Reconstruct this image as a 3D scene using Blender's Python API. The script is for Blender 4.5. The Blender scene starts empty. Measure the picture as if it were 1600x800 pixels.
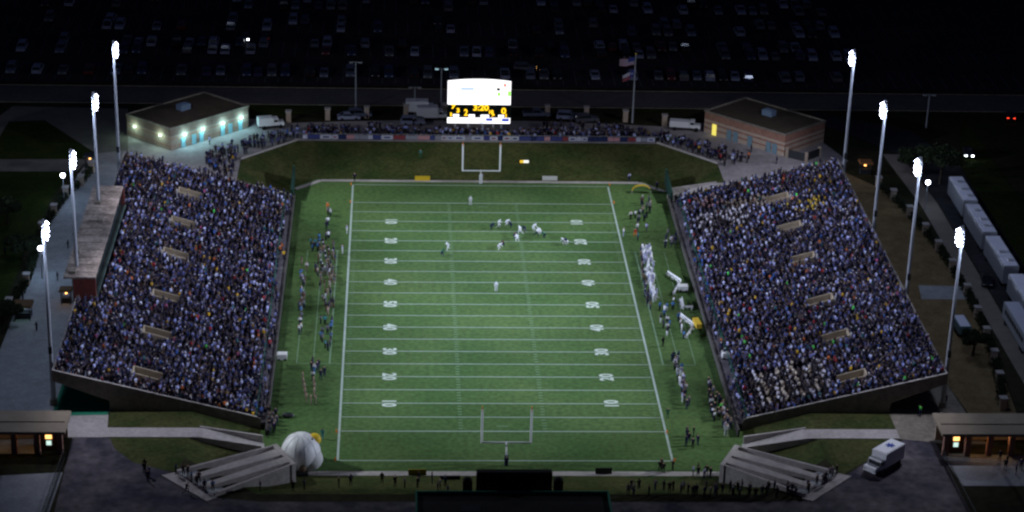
import bpy, bmesh, math, random
import numpy as np
from mathutils import Vector, Matrix

random.seed(7)
rng = np.random.default_rng(11)
scn = bpy.context.scene
col = scn.collection

# ------------------------------------------------------------------ camera
CAM = np.array([-16.2049, -337.657, 153.541])
YAW, PIT, ROL, FPX = 0.0573983, 0.404011737, 0.0290926531, 3445.95423


def cam_axes():
    cy, sy, cp, sp = math.cos(YAW), math.sin(YAW), math.cos(PIT), math.sin(PIT)
    cr, sr = math.cos(ROL), math.sin(ROL)
    f = np.array([sy * cp, cy * cp, -sp]); r = np.array([cy, -sy, 0.0]); u = np.cross(r, f)
    return cr * r + sr * u, -sr * r + cr * u, f


AR, AU, AF = cam_axes()


def at(px, py, z=0.0):
    """pixel of the 1600x800 photograph -> point on the level z"""
    d = AF * FPX + AR * (px - 800) - AU * (py - 400)
    t = (z - CAM[2]) / d[2]
    p = CAM + d * t
    return (float(p[0]), float(p[1]), z)


cam = bpy.data.cameras.new('camera')
cam.sensor_width = 36.0
cam.lens = FPX / 1600 * 36.0
cam.clip_start = 1.0
cam.clip_end = 8000.0
camo = bpy.data.objects.new('camera', cam)
m = Matrix([[AR[0], AU[0], -AF[0], CAM[0]], [AR[1], AU[1], -AF[1], CAM[1]], [AR[2], AU[2], -AF[2], CAM[2]], [0, 0, 0, 1]])
camo.matrix_world = m
col.objects.link(camo)
scn.camera = camo

# ------------------------------------------------------------------ world: night sky
world = bpy.data.worlds.new("World")
scn.world = world
world.use_nodes = True
wbg = world.node_tree.nodes['Background']
wbg.inputs[0].default_value = (0.20, 0.27, 0.85, 1)
wbg.inputs[1].default_value = 0.019

scn.view_settings.view_transform = 'Standard'
scn.view_settings.look = 'None'
scn.view_settings.exposure = 0.08
scn.view_settings.gamma = 1.0
scn.view_settings.use_curve_mapping = False
scn.cycles.pixel_filter_type = 'BLACKMAN_HARRIS'
scn.cycles.filter_width = 2.4
scn.cycles.max_bounces = 4
scn.cycles.diffuse_bounces = 2
scn.cycles.glossy_bounces = 2
scn.cycles.sample_clamp_indirect = 3.0
scn.cycles.use_denoising = True

# light levels
FIELD_W = 42000.0      # each floodlight bank, towards the field
STAND_W = 128000.0      # each floodlight bank, wide spill over the seats
SPILL_W = 2700.0
FLOOD_COL = (0.84, 0.94, 0.97)

POLE_Y = [-43.2, -14.6, 12.6, 40.8]
POLE_X = 66.6
HEAD_Z = 31.0


def spot(name, loc, target, power, size, blend, colr, radius=0.8):
    l = bpy.data.lights.new(name, 'SPOT')
    l.energy = power; l.spot_size = math.radians(size); l.spot_blend = blend
    l.color = colr; l.shadow_soft_size = radius
    o = bpy.data.objects.new(name, l)
    o.location = loc
    d = Vector(target) - Vector(loc)
    o.rotation_euler = d.to_track_quat('-Z', 'Y').to_euler()
    col.objects.link(o)
    return o


for sx in (-1, 1):
    for k, y in enumerate(POLE_Y):
        x0 = sx * (POLE_X - 1.6)
        spot('floodlight_beam', (x0, y, HEAD_Z), (0, y * 1.16, 0), FIELD_W * (1.12, 0.92, 1.15, 1.75)[k], 52, 0.8, FLOOD_COL)
        spot('floodlight_beam', (x0, y, HEAD_Z), (-sx * 48, y * 0.55, 5), STAND_W, 54, 0.7, (0.64, 0.72, 1.0))
        spot('floodlight_beam', (x0, y, HEAD_Z), (sx * 30, y * 1.3, 2), 14000, 120, 0.6, (0.80, 0.82, 1.0))


def point(name, loc, power, colr, radius=0.25):
    l = bpy.data.lights.new(name, 'POINT')
    l.energy = power; l.color = colr; l.shadow_soft_size = radius
    o = bpy.data.objects.new(name, l); o.location = loc
    col.objects.link(o)
    return o


for sx in (-1, 1):          # light that leaves the open lamp banks sideways and backwards
    for y in POLE_Y:
        point('floodlight_spill', (sx * (POLE_X + .9), y, HEAD_Z + .3), SPILL_W * (1.15 if sx < 0 else 1.0), (0.60, 0.72, 1.0), 0.8)

# ------------------------------------------------------------------ materials
MATS = {}


def mat(name, c, rough=0.85, spec=0.2, metal=0.0, emit=None, estr=0.0, noise=None, bump=None, c2=None, nscale=1.0, noise2=None):
    """principled material; noise = amount of brightness variation, c2 = second colour mixed by noise"""
    if name in MATS:
        return MATS[name]
    M = bpy.data.materials.new(name); M.use_nodes = True
    nt = M.node_tree; b = nt.nodes['Principled BSDF']
    b.inputs['Base Color'].default_value = (*c, 1)
    b.inputs['Roughness'].default_value = rough
    b.inputs['Specular IOR Level'].default_value = spec
    b.inputs['Metallic'].default_value = metal
    if emit:
        b.inputs['Emission Color'].default_value = (*emit, 1)
        b.inputs['Emission Strength'].default_value = estr
    if c2 is not None or noise:
        tc = nt.nodes.new('ShaderNodeNewGeometry')
        n = nt.nodes.new('ShaderNodeTexNoise'); n.inputs['Scale'].default_value = nscale
        n.inputs['Detail'].default_value = 6.0; n.inputs['Roughness'].default_value = 0.65
        nt.links.new(tc.outputs['Position'], n.inputs['Vector'])
        r = nt.nodes.new('ShaderNodeValToRGB')
        r.color_ramp.elements[0].position = 0.36; r.color_ramp.elements[1].position = 0.66
        a = noise or 0.0
        cc = c2 if c2 is not None else c
        r.color_ramp.elements[0].color = (*[v * (1 - a) for v in c], 1)
        r.color_ramp.elements[1].color = (*[min(1, v * (1 + a)) for v in cc], 1)
        nt.links.new(n.outputs['Fac'], r.inputs['Fac'])
        last = r.outputs['Color']
        if noise2:
            n2 = nt.nodes.new('ShaderNodeTexNoise'); n2.inputs['Scale'].default_value = noise2[0]
            n2.inputs['Detail'].default_value = 4.0
            nt.links.new(tc.outputs['Position'], n2.inputs['Vector'])
            mr = nt.nodes.new('ShaderNodeMapRange')
            mr.inputs[1].default_value = 0.3; mr.inputs[2].default_value = 0.7
            mr.inputs[3].default_value = 1 - noise2[1]; mr.inputs[4].default_value = 1 + noise2[1]
            nt.links.new(n2.outputs['Fac'], mr.inputs[0])
            mx = nt.nodes.new('ShaderNodeVectorMath'); mx.operation = 'SCALE'
            nt.links.new(last, mx.inputs[0]); nt.links.new(mr.outputs[0], mx.inputs['Scale'])
            last = mx.outputs[0]
        nt.links.new(last, b.inputs['Base Color'])
    MATS[name] = M
    return M


def turf_material():
    M = bpy.data.materials.new('turf'); M.use_nodes = True
    nt = M.node_tree; b = nt.nodes['Principled BSDF']
    b.inputs['Roughness'].default_value = 0.9; b.inputs['Specular IOR Level'].default_value = 0.1
    g = nt.nodes.new('ShaderNodeNewGeometry')
    sep = nt.nodes.new('ShaderNodeSeparateXYZ'); nt.links.new(g.outputs['Position'], sep.inputs[0])
    # mowing bands every five yards
    ml = nt.nodes.new('ShaderNodeMath'); ml.operation = 'MULTIPLY'; ml.inputs[1].default_value = math.pi / 4.572
    nt.links.new(sep.outputs['Y'], ml.inputs[0])
    sn = nt.nodes.new('ShaderNodeMath'); sn.operation = 'SINE'; nt.links.new(ml.outputs[0], sn.inputs[0])
    st = nt.nodes.new('ShaderNodeMapRange'); st.inputs[1].default_value = -0.15; st.inputs[2].default_value = 0.15
    st.inputs[3].default_value = 0.975; st.inputs[4].default_value = 1.025
    nt.links.new(sn.outputs[0], st.inputs[0])
    n1 = nt.nodes.new('ShaderNodeTexNoise'); n1.inputs['Scale'].default_value = 0.06; n1.inputs['Detail'].default_value = 5
    n2 = nt.nodes.new('ShaderNodeTexNoise'); n2.inputs['Scale'].default_value = 1.3; n2.inputs['Detail'].default_value = 6
    nt.links.new(g.outputs['Position'], n1.inputs['Vector']); nt.links.new(g.outputs['Position'], n2.inputs['Vector'])
    ramp = nt.nodes.new('ShaderNodeValToRGB')
    ramp.color_ramp.elements[0].position = 0.35; ramp.color_ramp.elements[1].position = 0.68
    ramp.color_ramp.elements[0].color = (0.056, 0.112, 0.034, 1)
    ramp.color_ramp.elements[1].color = (0.088, 0.145, 0.047, 1)
    nt.links.new(n1.outputs['Fac'], ramp.inputs['Fac'])
    mr = nt.nodes.new('ShaderNodeMapRange'); mr.inputs[1].default_value = 0.3; mr.inputs[2].default_value = 0.7
    mr.inputs[3].default_value = 0.74; mr.inputs[4].default_value = 1.24
    nt.links.new(n2.outputs['Fac'], mr.inputs[0])
    m1 = nt.nodes.new('ShaderNodeMath'); m1.operation = 'MULTIPLY'
    nt.links.new(mr.outputs[0], m1.inputs[0]); nt.links.new(st.outputs[0], m1.inputs[1])
    mx = nt.nodes.new('ShaderNodeVectorMath'); mx.operation = 'SCALE'
    nt.links.new(ramp.outputs['Color'], mx.inputs[0]); nt.links.new(m1.outputs[0], mx.inputs['Scale'])
    nt.links.new(mx.outputs[0], b.inputs['Base Color'])
    return M


M_TURF = turf_material()
M_BERM = mat('berm grass', spec=0.03, c=(0.034, 0.052, 0.016), c2=(0.075, 0.075, 0.028), nscale=0.16, noise2=(1.6, 0.3))
M_GROUND = mat('outer ground', spec=0.03, c=(0.020, 0.022, 0.012), c2=(0.042, 0.038, 0.022), nscale=0.05, noise2=(0.7, 0.25))
M_GRASS = mat('lawn', spec=0.03, c=(0.018, 0.032, 0.007), c2=(0.036, 0.045, 0.011), nscale=0.2, noise2=(1.7, 0.3))
M_DIRT = mat('dry grass', spec=0.03, c=(0.15, 0.105, 0.055), c2=(0.23, 0.17, 0.09), nscale=0.3, noise2=(2.0, 0.2))
M_ASPH = mat('asphalt', spec=0.03, c=(0.030, 0.031, 0.036), c2=(0.055, 0.053, 0.058), nscale=0.12, noise2=(1.2, 0.2))
M_ASPHW = mat('worn asphalt', spec=0.03, c=(0.045, 0.045, 0.060), c2=(0.145, 0.125, 0.130), nscale=0.15, noise2=(0.9, 0.25))
M_CONC = mat('concrete', (0.27, 0.28, 0.29), c2=(0.36, 0.37, 0.38), nscale=0.35, noise2=(2.2, 0.12))
M_CONCW = mat('pale concrete', (0.36, 0.33, 0.31), c2=(0.45, 0.41, 0.39), nscale=0.5, noise2=(2.0, 0.1))
M_CONCD = mat('weathered concrete', (0.17, 0.15, 0.12), c2=(0.24, 0.21, 0.17), nscale=0.4, noise2=(1.4, 0.2))
M_DECK = mat('deck concrete', (0.045, 0.046, 0.075), c2=(0.07, 0.07, 0.10), nscale=0.8)
M_BENCH = mat('worn aluminium bench', (0.10, 0.105, 0.15), rough=0.6)
M_ALU = mat('aluminium bench', (0.30, 0.31, 0.33), rough=0.5, spec=0.4)
M_PAINT = mat('field paint', (0.36, 0.44, 0.38), noise=0.12, nscale=1.5)
M_PAINTF = mat('faded field paint', (0.17, 0.27, 0.16), noise=0.15, nscale=1.5)
M_STEEL = mat('galvanised steel', (0.36, 0.37, 0.40), rough=0.5, spec=0.5)
M_DARKM = mat('dark metal', (0.02, 0.022, 0.025), rough=0.5, spec=0.4)
M_WHITE = mat('white paint', (0.78, 0.78, 0.78), rough=0.45, spec=0.4)
M_OFFW = mat('off white vinyl', (0.62, 0.62, 0.60), rough=0.6)
M_YEL = mat('yellow vinyl', (0.75, 0.50, 0.03), rough=0.5)
M_ORANGE = mat('orange cloth', (0.80, 0.22, 0.04))
M_GREENP = mat('green paint', (0.03, 0.16, 0.11), rough=0.5)
M_BRICK = mat('brick', (0.26, 0.13, 0.095), c2=(0.33, 0.18, 0.13), nscale=1.0, noise2=(4.0, 0.15))
M_BRICKL = mat('pale brick', (0.40, 0.31, 0.24), c2=(0.46, 0.36, 0.28), nscale=1.0, noise2=(4.0, 0.1))
M_BRICKM = mat('tan brick', (0.24, 0.19, 0.155), c2=(0.30, 0.24, 0.19), nscale=1.0, noise2=(4.0, 0.1))
M_BRICKD = mat('brown brick', (0.15, 0.105, 0.085), c2=(0.20, 0.14, 0.11), nscale=1.0, noise2=(4.0, 0.1))
M_REDBR = mat('red brick', (0.20, 0.055, 0.045), noise=0.2, nscale=2.0)
M_ROOF = mat('flat roof', (0.060, 0.048, 0.034), c2=(0.085, 0.065, 0.045), nscale=0.2, noise2=(1.0, 0.15))
M_PROOF = mat('stained roof', (0.15, 0.12, 0.10), c2=(0.40, 0.33, 0.28), nscale=0.33, noise2=(1.3, 0.35))
M_BEIGE = mat('beige metal roof', (0.27, 0.22, 0.16), noise=0.1, nscale=0.5)
M_GLASS = mat('dark glass', (0.012, 0.016, 0.02), rough=0.12, spec=0.6)
M_BLACK = mat('black panel', (0.008, 0.008, 0.009), rough=0.7)
M_LAMP = mat('floodlight lens', (0.9, 0.9, 0.95), emit=(0.70, 0.76, 1.0), estr=30)
M_LAMPW = mat('lamp globe', (0.9, 0.9, 0.9), emit=(0.78, 0.84, 1.0), estr=18)
M_WARM = mat('warm lamp', (0.9, 0.6, 0.3), emit=(1.0, 0.50, 0.15), estr=2.4)
M_COOL = mat('cool lamp', (0.8, 0.95, 0.9), emit=(0.72, 1.0, 0.9), estr=.9)
M_RUBBER = mat('tyre rubber', (0.012, 0.012, 0.012), rough=0.9)
M_LEAF = mat('dark foliage', (0.012, 0.020, 0.009), c2=(0.028, 0.038, 0.015), nscale=1.5)
M_BARK = mat('bark', (0.06, 0.045, 0.035), noise=0.2, nscale=4)
M_DOOR = mat('teal grey door', (0.16, 0.25, 0.30), rough=0.5)


# ------------------------------------------------------------------ helpers
class MB:
    def __init__(s):
        s.v = []; s.f = []; s.m = []; s.mats = []; s.cur = 0

    def use(s, M):
        if M not in s.mats:
            s.mats.append(M)
        s.cur = s.mats.index(M); return s

    def add(s, vs, fs):
        n = len(s.v); s.v += [tuple(map(float, v)) for v in vs]
        for f in fs:
            s.f.append(tuple(i + n for i in f)); s.m.append(s.cur)
        return s

    def box(s, c, d, rz=0.0, taper=1.0):
        """c = centre of the base, d = full sizes"""
        cx, cy, cz = c; hx, hy, h = d[0] / 2, d[1] / 2, d[2]
        ca, sa = math.cos(rz), math.sin(rz); vs = []
        for z, t in ((0, 1.0), (h, taper)):
            for x, y in ((-hx, -hy), (hx, -hy), (hx, hy), (-hx, hy)):
                x *= t; y *= t
                vs.append((cx + x * ca - y * sa, cy + x * sa + y * ca, cz + z))
        return s.add(vs, [(3, 2, 1, 0), (4, 5, 6, 7), (0, 1, 5, 4), (1, 2, 6, 5), (2, 3, 7, 6), (3, 0, 4, 7)])

    def prism(s, poly, z0, z1):
        """poly: xy list counter-clockwise; z0, z1 numbers or lists"""
        n = len(poly)
        za = z0 if hasattr(z0, '__len__') else [z0] * n
        zb = z1 if hasattr(z1, '__len__') else [z1] * n
        vs = [(p[0], p[1], za[i]) for i, p in enumerate(poly)] + [(p[0], p[1], zb[i]) for i, p in enumerate(poly)]
        fs = [tuple(reversed(range(n))), tuple(range(n, 2 * n))]
        for i in range(n):
            j = (i + 1) % n
            fs.append((i, j, n + j, n + i))
        return s.add(vs, fs)

    def sheet(s, poly, z):
        zz = z if hasattr(z, '__len__') else [z] * len(poly)
        a = sum(poly[i][0] * poly[(i + 1) % len(poly)][1] - poly[(i + 1) % len(poly)][0] * poly[i][1] for i in range(len(poly)))
        idx = list(range(len(poly)))
        if a < 0:
            idx.reverse()
        return s.add([(p[0], p[1], zz[i]) for i, p in enumerate(poly)], [tuple(idx)])

    def extrude_y(s, prof, y0, y1):
        """profile in xz, extruded along y"""
        n = len(prof)
        vs = [(p[0], y0, p[1]) for p in prof] + [(p[0], y1, p[1]) for p in prof]
        fs = [tuple(range(n)), tuple(reversed(range(n, 2 * n)))]
        for i in range(n):
            j = (i + 1) % n
            fs.append((j, i, n + i, n + j))
        return s.add(vs, fs)

    def tube(s, p0, p1, r0, r1=None, n=8):
        r1 = r0 if r1 is None else r1
        a, b = Vector(p0), Vector(p1); d = (b - a).normalized()
        u = d.orthogonal().normalized(); w = d.cross(u); vs = []
        for P, r in ((a, r0), (b, r1)):
            for k in range(n):
                t = 2 * math.pi * k / n
                vs.append(tuple(P + (u * math.cos(t) + w * math.sin(t)) * r))
        fs = [tuple(reversed(range(n))), tuple(range(n, 2 * n))]
        for i in range(n):
            j = (i + 1) % n
            fs.append((i, j, n + j, n + i))
        return s.add(vs, fs)

    def ball(s, c, r, n=8, m=6, sc=(1, 1, 1), z0=-1.0):
        vs = []; fs = []
        for i in range(m + 1):
            ph = -math.pi / 2 + math.pi * i / m
            zz = max(math.sin(ph), z0)
            for k in range(n):
                t = 2 * math.pi * k / n
                vs.append((c[0] + r * sc[0] * math.cos(ph) * math.cos(t), c[1] + r * sc[1] * math.cos(ph) * math.sin(t), c[2] + r * sc[2] * zz))
        for i in range(m):
            for k in range(n):
                j = (k + 1) % n
                fs.append((i * n + k, i * n + j, (i + 1) * n + j, (i + 1) * n + k))
        return s.add(vs, fs)

    def build(s, name, M=None, parent=None, smooth=False):
        if M is not None and not s.mats:
            s.mats = [M]
        me = bpy.data.meshes.new(name)
        off = Vector(parent.location) if parent else Vector((0, 0, 0))
        p = parent
        while p is not None and p.parent is not None:
            p = p.parent; off = off + Vector(p.location)
        me.from_pydata([(v[0] - off[0], v[1] - off[1], v[2] - off[2]) for v in s.v], [], s.f)
        for q in s.mats:
            me.materials.append(q)
        if len(s.mats) > 1:
            me.polygons.foreach_set('material_index', s.m)
        if smooth:
            me.polygons.foreach_set('use_smooth', [True] * len(s.f))
        me.update()
        o = bpy.data.objects.new(name, me); col.objects.link(o)
        if parent:
            o.parent = parent
        return o


def tag(o, label=None, cat=None, group=None, kind=None):
    if label: o['label'] = label
    if cat: o['category'] = cat
    if group: o['group'] = group
    if kind: o['kind'] = kind
    return o


def empty(name, loc, label, cat, group=None, rz=0.0):
    o = bpy.data.objects.new(name, None)
    o.empty_display_size = 0.5
    o.location = loc; o.rotation_euler = (0, 0, rz)
    col.objects.link(o)
    return tag(o, label, cat, group)


def struct(name, mb, M=None):
    o = mb.build(name, M); o['kind'] = 'structure'
    return o


def copy_tree(o, parent=None):
    c = o.copy(); col.objects.link(c)
    if parent is not None:
        c.parent = parent
    for ch in o.children:
        copy_tree(ch, c)
    return c


def place(proto, first, loc, rz, label, cat, group):
    """first use moves the prototype itself, then copies"""
    o = proto if first else copy_tree(proto)
    o.location = loc; o.rotation_euler = (0, 0, rz)
    return tag(o, label, cat, group)


def poly_at(pts, z):
    return [at(x, y, z)[:2] for x, y in pts]


G = 3.0   # level of the concourse; the field lies in a bowl at 0

# ------------------------------------------------------------------ ground with the bowl
hole = [(46, -45), (46, 59.5), (35.5, 70.6), (-35.5, 70.6), (-46, 59.5), (-46, -59.5), (-35, -70), (35, -70), (46, -59.5)]
floor_ = [(36, -45), (36, 52.5), (32, 57.4), (-32, 57.4), (-36, 52.5), (-36, -54), (-32, -59.3), (32, -59.3), (36, -54)]
mb = MB()
mb.use(M_GROUND)
n = len(hole)
far = []
for x, y in hole:
    a = math.atan2(y, x); far.append((4000 * math.cos(a), 4000 * math.sin(a)))
vs = [(x, y, G) for x, y in hole] + [(x, y, G) for x, y in far]
mb.add(vs, [(i, n + i, n + (i + 1) % n, (i + 1) % n) for i in range(n)])
mb.use(M_BERM)
vs = [(x, y, 0) for x, y in floor_] + [(x, y, G) for x, y in hole]
mb.add(vs, [(i, n + i, n + (i + 1) % n, (i + 1) % n) for i in range(n)])
mb.use(M_TURF)
mb.add([(x, y, 0) for x, y in floor_], [tuple(range(n))])
struct('ground', mb)

# turf of the playing surface
mb = MB().sheet([(34.9, -57.6), (34.9, 53.0), (31, 56.4), (-31, 56.4), (-34.9, 53.0), (-34.9, -57.6)], 0.02)
struct('playing_field', mb, M_TURF)

# concrete path round the field
mb = MB()
def strip(a, b, w, z=0.035):
    a = Vector((a[0], a[1], 0)); b = Vector((b[0], b[1], 0)); d = (b - a).normalized(); nn = Vector((-d.y, d.x, 0)) * (w / 2)
    ps = [a - nn, b - nn, b + nn, a + nn]
    zz = z if hasattr(z, '__len__') else [z] * 4
    mb.add([(p.x, p.y, zz[i]) for i, p in enumerate(ps)], [(0, 1, 2, 3)])
strip((-30.5, 57.0), (30.5, 57.0), 1.1)
strip((-35.2, 52.4), (-30.5, 57.0), 1.1, 0.045)
strip((30.5, 57.0), (35.2, 52.4), 1.1, 0.045)
strip((-29.5, -58.7), (33.5, -58.7), 1.3)
struct('field_path', mb, M_CONCW)

# ------------------------------------------------------------------ field markings
YD = 0.9144
W = 26.667 * YD
mb = MB()
def rect(x0, x1, y0, y1, z=0.045):
    mb.add([(x0, y0, z), (x1, y0, z), (x1, y1, z), (x0, y1, z)], [(0, 1, 2, 3)])
mb.use(M_PAINT)
for s in (-1, 1):
    rect(s * W - 0.17, s * W + 0.17, -60 * YD, 60 * YD, 0.05)
    rect(-W + 0.25, W - 0.25, s * 60 * YD - 0.1, s * 60 * YD + 0.1)
    rect(-W + 0.25, W - 0.25, s * 50 * YD - 0.1, s * 50 * YD + 0.1)
for k in range(-9, 10):
    y = k * 5 * YD
    rect(-W + 0.25, W - 0.25, y - 0.085, y + 0.085)
mb.use(M_PAINTF)
for k in range(-49, 50):
    if k % 5:
        for s in (-1, 1):
            rect(s * 6.3 - 0.32, s * 6.3 + 0.32, k * YD - 0.09, k * YD + 0.09)
            rect(s * (W - 0.9) - 0.3, s * (W - 0.9) + 0.3, k * YD - 0.05, k * YD + 0.05)
for s in (-1, 1):      # coaching and team boxes
    b = 25 * YD
    rect(s * 26.5 - 0.14, s * 26.5 + 0.14, -b, b, 0.05)
    for x in (29.1, 31.7):
        rect(s * x - 0.07, s * x + 0.07, -b, b, 0.05)
    for y in (-b, b):
        x0, x1 = sorted((s * (W + .25), s * 31.7))
        rect(x0, x1, y - 0.07, y + 0.07)
rect(-0.9, 0.9, -48.3 * YD, -48.1 * YD); rect(-0.9, 0.9, 48.1 * YD, 48.3 * YD)
struct('field_markings', mb)


def text_mesh(txt, size, name, M, mtx, parent=None, extrude=0.0, bold=0.0):
    cu = bpy.data.curves.new(name, 'FONT'); cu.body = txt; cu.size = size
    cu.align_x = 'CENTER'; cu.align_y = 'CENTER'; cu.extrude = extrude; cu.offset = bold
    t = bpy.data.objects.new(name, cu); col.objects.link(t)
    dg = bpy.context.evaluated_depsgraph_get()
    me = bpy.data.meshes.new_from_object(t.evaluated_get(dg))
    bpy.data.objects.remove(t)
    me.name = name; me.transform(mtx)
    me.materials.clear(); me.materials.append(M)
    o = bpy.data.objects.new(name, me); col.objects.link(o)
    if parent: o.parent = parent
    return o


M_NUM = mat('number paint', (0.50, 0.57, 0.47), noise=0.1, nscale=2)
for k in range(-4, 5):
    digits = '%d' % ((5 - abs(k)) * 10)
    for s in (-1, 1):
        # tops of the figures point to the middle of the field
        R = Matrix.Rotation(-s * -math.pi / 2, 4, 'Z') if s < 0 else Matrix.Rotation(math.pi / 2, 4, 'Z')
        rot = Matrix.Rotation(-math.pi / 2 if s < 0 else math.pi / 2, 4, 'Z')
        T = Matrix.Translation((s * 17.15, k * 10 * YD, 0.055)) @ rot
        # spread the two figures on both sides of the line
        for i, ch in enumerate(digits):
            Tm = T @ Matrix.Translation((-0.66 if i == 0 else 0.66, 0, 0)) @ Matrix.Diagonal((0.74, 1.0, 1, 1))
            o = text_mesh(ch, 2.9, 'field_number', M_NUM, Tm, bold=0.11)
            o['kind'] = 'structure'

# ------------------------------------------------------------------ paving and lawns at the upper level
def sheet(name, polys, z, M):
    mb = MB()
    for p in polys:
        mb.sheet(p, z)
    return struct(name, mb, M)


# left concourse (runs below the back of the stand) and the platform of the near slab
sheet('concourse', [[(-77.6, -58.5), (-66.6, -58.5), (-66.6, -45.5), (-58, -45.5), (-58, 62), (-74.5, 62), (-76.5, 43), (-77.6, 30)]], G + .02, M_CONC)
sheet('paved_slab', [[(-64.6, -53.5), (-57.6, -53.5), (-58.2, -46.4), (-64.6, -46.8)]], G + .04, M_CONCW)
sheet('green_turf_patch', [[(-66.4, -46.9), (-58.3, -46.5), (-58.3, -34), (-66.4, -34)]], G + .06, mat('green carpet', (0.02, 0.20, 0.11), noise=0.15, nscale=2))
sheet('concourse_right', [[(58, -53.5), (64.5, -55), (70.5, -55), (69.3, -38), (68.2, -20), (68, 62), (58, 62)]], G + .02, M_CONCD)
sheet('dry_lawn', [[(69.3, -37), (70.6, -50), (77, -50), (80.6, -12), (80.6, 12), (79.4, 28), (77, 45), (70, 56), (68.1, 45), (68.1, -19)]], G + .03, M_DIRT)
sheet('cross_path', [poly_at([(1435, 446), (1510, 448), (1514, 468), (1440, 468)], G)], G + .05, M_CONC)
# plaza at the far end, between the berm and the buildings
sheet('far_plaza', [[(-46, 59.6), (-46, 48), (-60, 48), (-75, 62), (-68, 75), (-58, 84), (-44, 83), (-38, 80.8), (-22, 82.6), (-10, 83.4), (10, 83.4), (22, 82.6), (38, 80.8), (44, 83), (58, 84), (68, 75), (72, 62), (60, 48), (46, 48), (46, 59.6), (35.5, 70.7), (-35.5, 70.7)]], G + .04, mat('plaza paving', (0.27, 0.25, 0.25), c2=(0.36, 0.33, 0.33), nscale=0.3, noise2=(1.5, .12)))
sheet('side_lawn', [poly_at([(-40, 262), (-30, 192), (70, 190), (148, 226), (140, 248)], G),
                    poly_at([(-60, 268), (108, 268), (80, 310), (30, 420), (-5, 500), (-120, 500)], G),
                    poly_at([(380, 150), (1150, 148), (1160, 160), (1040, 178), (900, 168), (700, 164), (520, 172), (400, 186)], G)], G + .03, M_GRASS)
sheet('side_road', [poly_at([(-60, 249), (140, 249), (120, 268), (-60, 268)], G), poly_at([(-80, 240), (20, 166), (200, 170), (200, 235), (150, 240), (70, 188), (14, 190), (-20, 245)], G)], G + .05, mat('lane concrete', (0.16, 0.145, 0.13), noise=0.12, nscale=0.4))
sheet('ring_road', [[(-170, 92.5), (200, 92.5), (200, 102), (-170, 102)]], G + .05, mat('road asphalt', (0.10, 0.095, 0.095), c2=(0.13, 0.12, 0.12), nscale=0.2, noise2=(1.0, .15)))
mb = MB(); mb.box((10, 102.6, G), (360, 0.3, 0.16)); mb.box((10, 91.9, G), (360, 0.3, 0.16))
struct('road_kerb', mb, M_CONCD)
sheet('parking_lot', [[(-190, 104.5), (150, 104.5), (150, 240), (-190, 240)]], G + .04, M_ASPH)
mb = MB()
for yy in (111.2, 128.3, 145.3, 162.0, 180.0):
    for i in range(-62, 44):
        mb.add([(i * 2.75 - .06, yy - 5, G + .055), (i * 2.75 + .06, yy - 5, G + .055), (i * 2.75 + .06, yy + 5, G + .055), (i * 2.75 - .06, yy + 5, G + .055)], [(0, 1, 2, 3)])
struct('parking_bay_lines', mb, mat('worn line paint', (0.16, 0.16, 0.16)))
# right: path, service road, verge
sheet('footpath', [[(81.2, -75), (84.0, -75), (84.6, 40), (83, 66), (79.5, 66), (81.3, 39)]], G + .05, mat('path paving', (0.22, 0.19, 0.165), noise=0.1, nscale=0.5))
sheet('service_road', [[(84.6, -80), (93, -80), (93.5, 60), (88, 80), (70, 91), (70, 84), (83, 66), (84.8, 40)]], G + .04, M_ASPH)
sheet('verge', [[(93.2, -80), (101, -80), (101, 90), (93.6, 60)]], G + .03, M_GRASS)
# near end
sheet('near_asphalt', [[(-62.5, -53.6), (-57.2, -53.6), (-56, -57), (-53, -61), (-48.6, -63.2), (-47.2, -64.0), (-41, -71), (-34.5, -72.2), (34.5, -72.2), (41, -71.8), (47.5, -65), (53.5, -58.5), (58.5, -53.6), (63, -54.5), (63.6, -95), (-61.5, -95)]], G + .02, M_ASPHW)
sheet('near_lawn', [[(-57.2, -53.6), (-46, -53.6), (-46, -60.2), (-46.8, -63.6), (-48.6, -63.2), (-53, -61), (-56, -57)],
                    [(57.5, -53.6), (46, -53.6), (46, -60.2), (47.2, -64.6), (53.5, -58.5)],
                    [(-58, -50.3), (-46, -50.6), (-46, -44), (-58, -44)], [(58, -50.3), (46, -50.6), (46, -44), (58, -44)]], G + .03, M_BERM)
sheet('gate_platform', [[(-80, -95), (-63.2, -95), (-62.4, -64), (-80, -66)], [(82, -67.6), (64, -67.6), (62.9, -58), (82, -59)]], G + .06, M_CONC)

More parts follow.
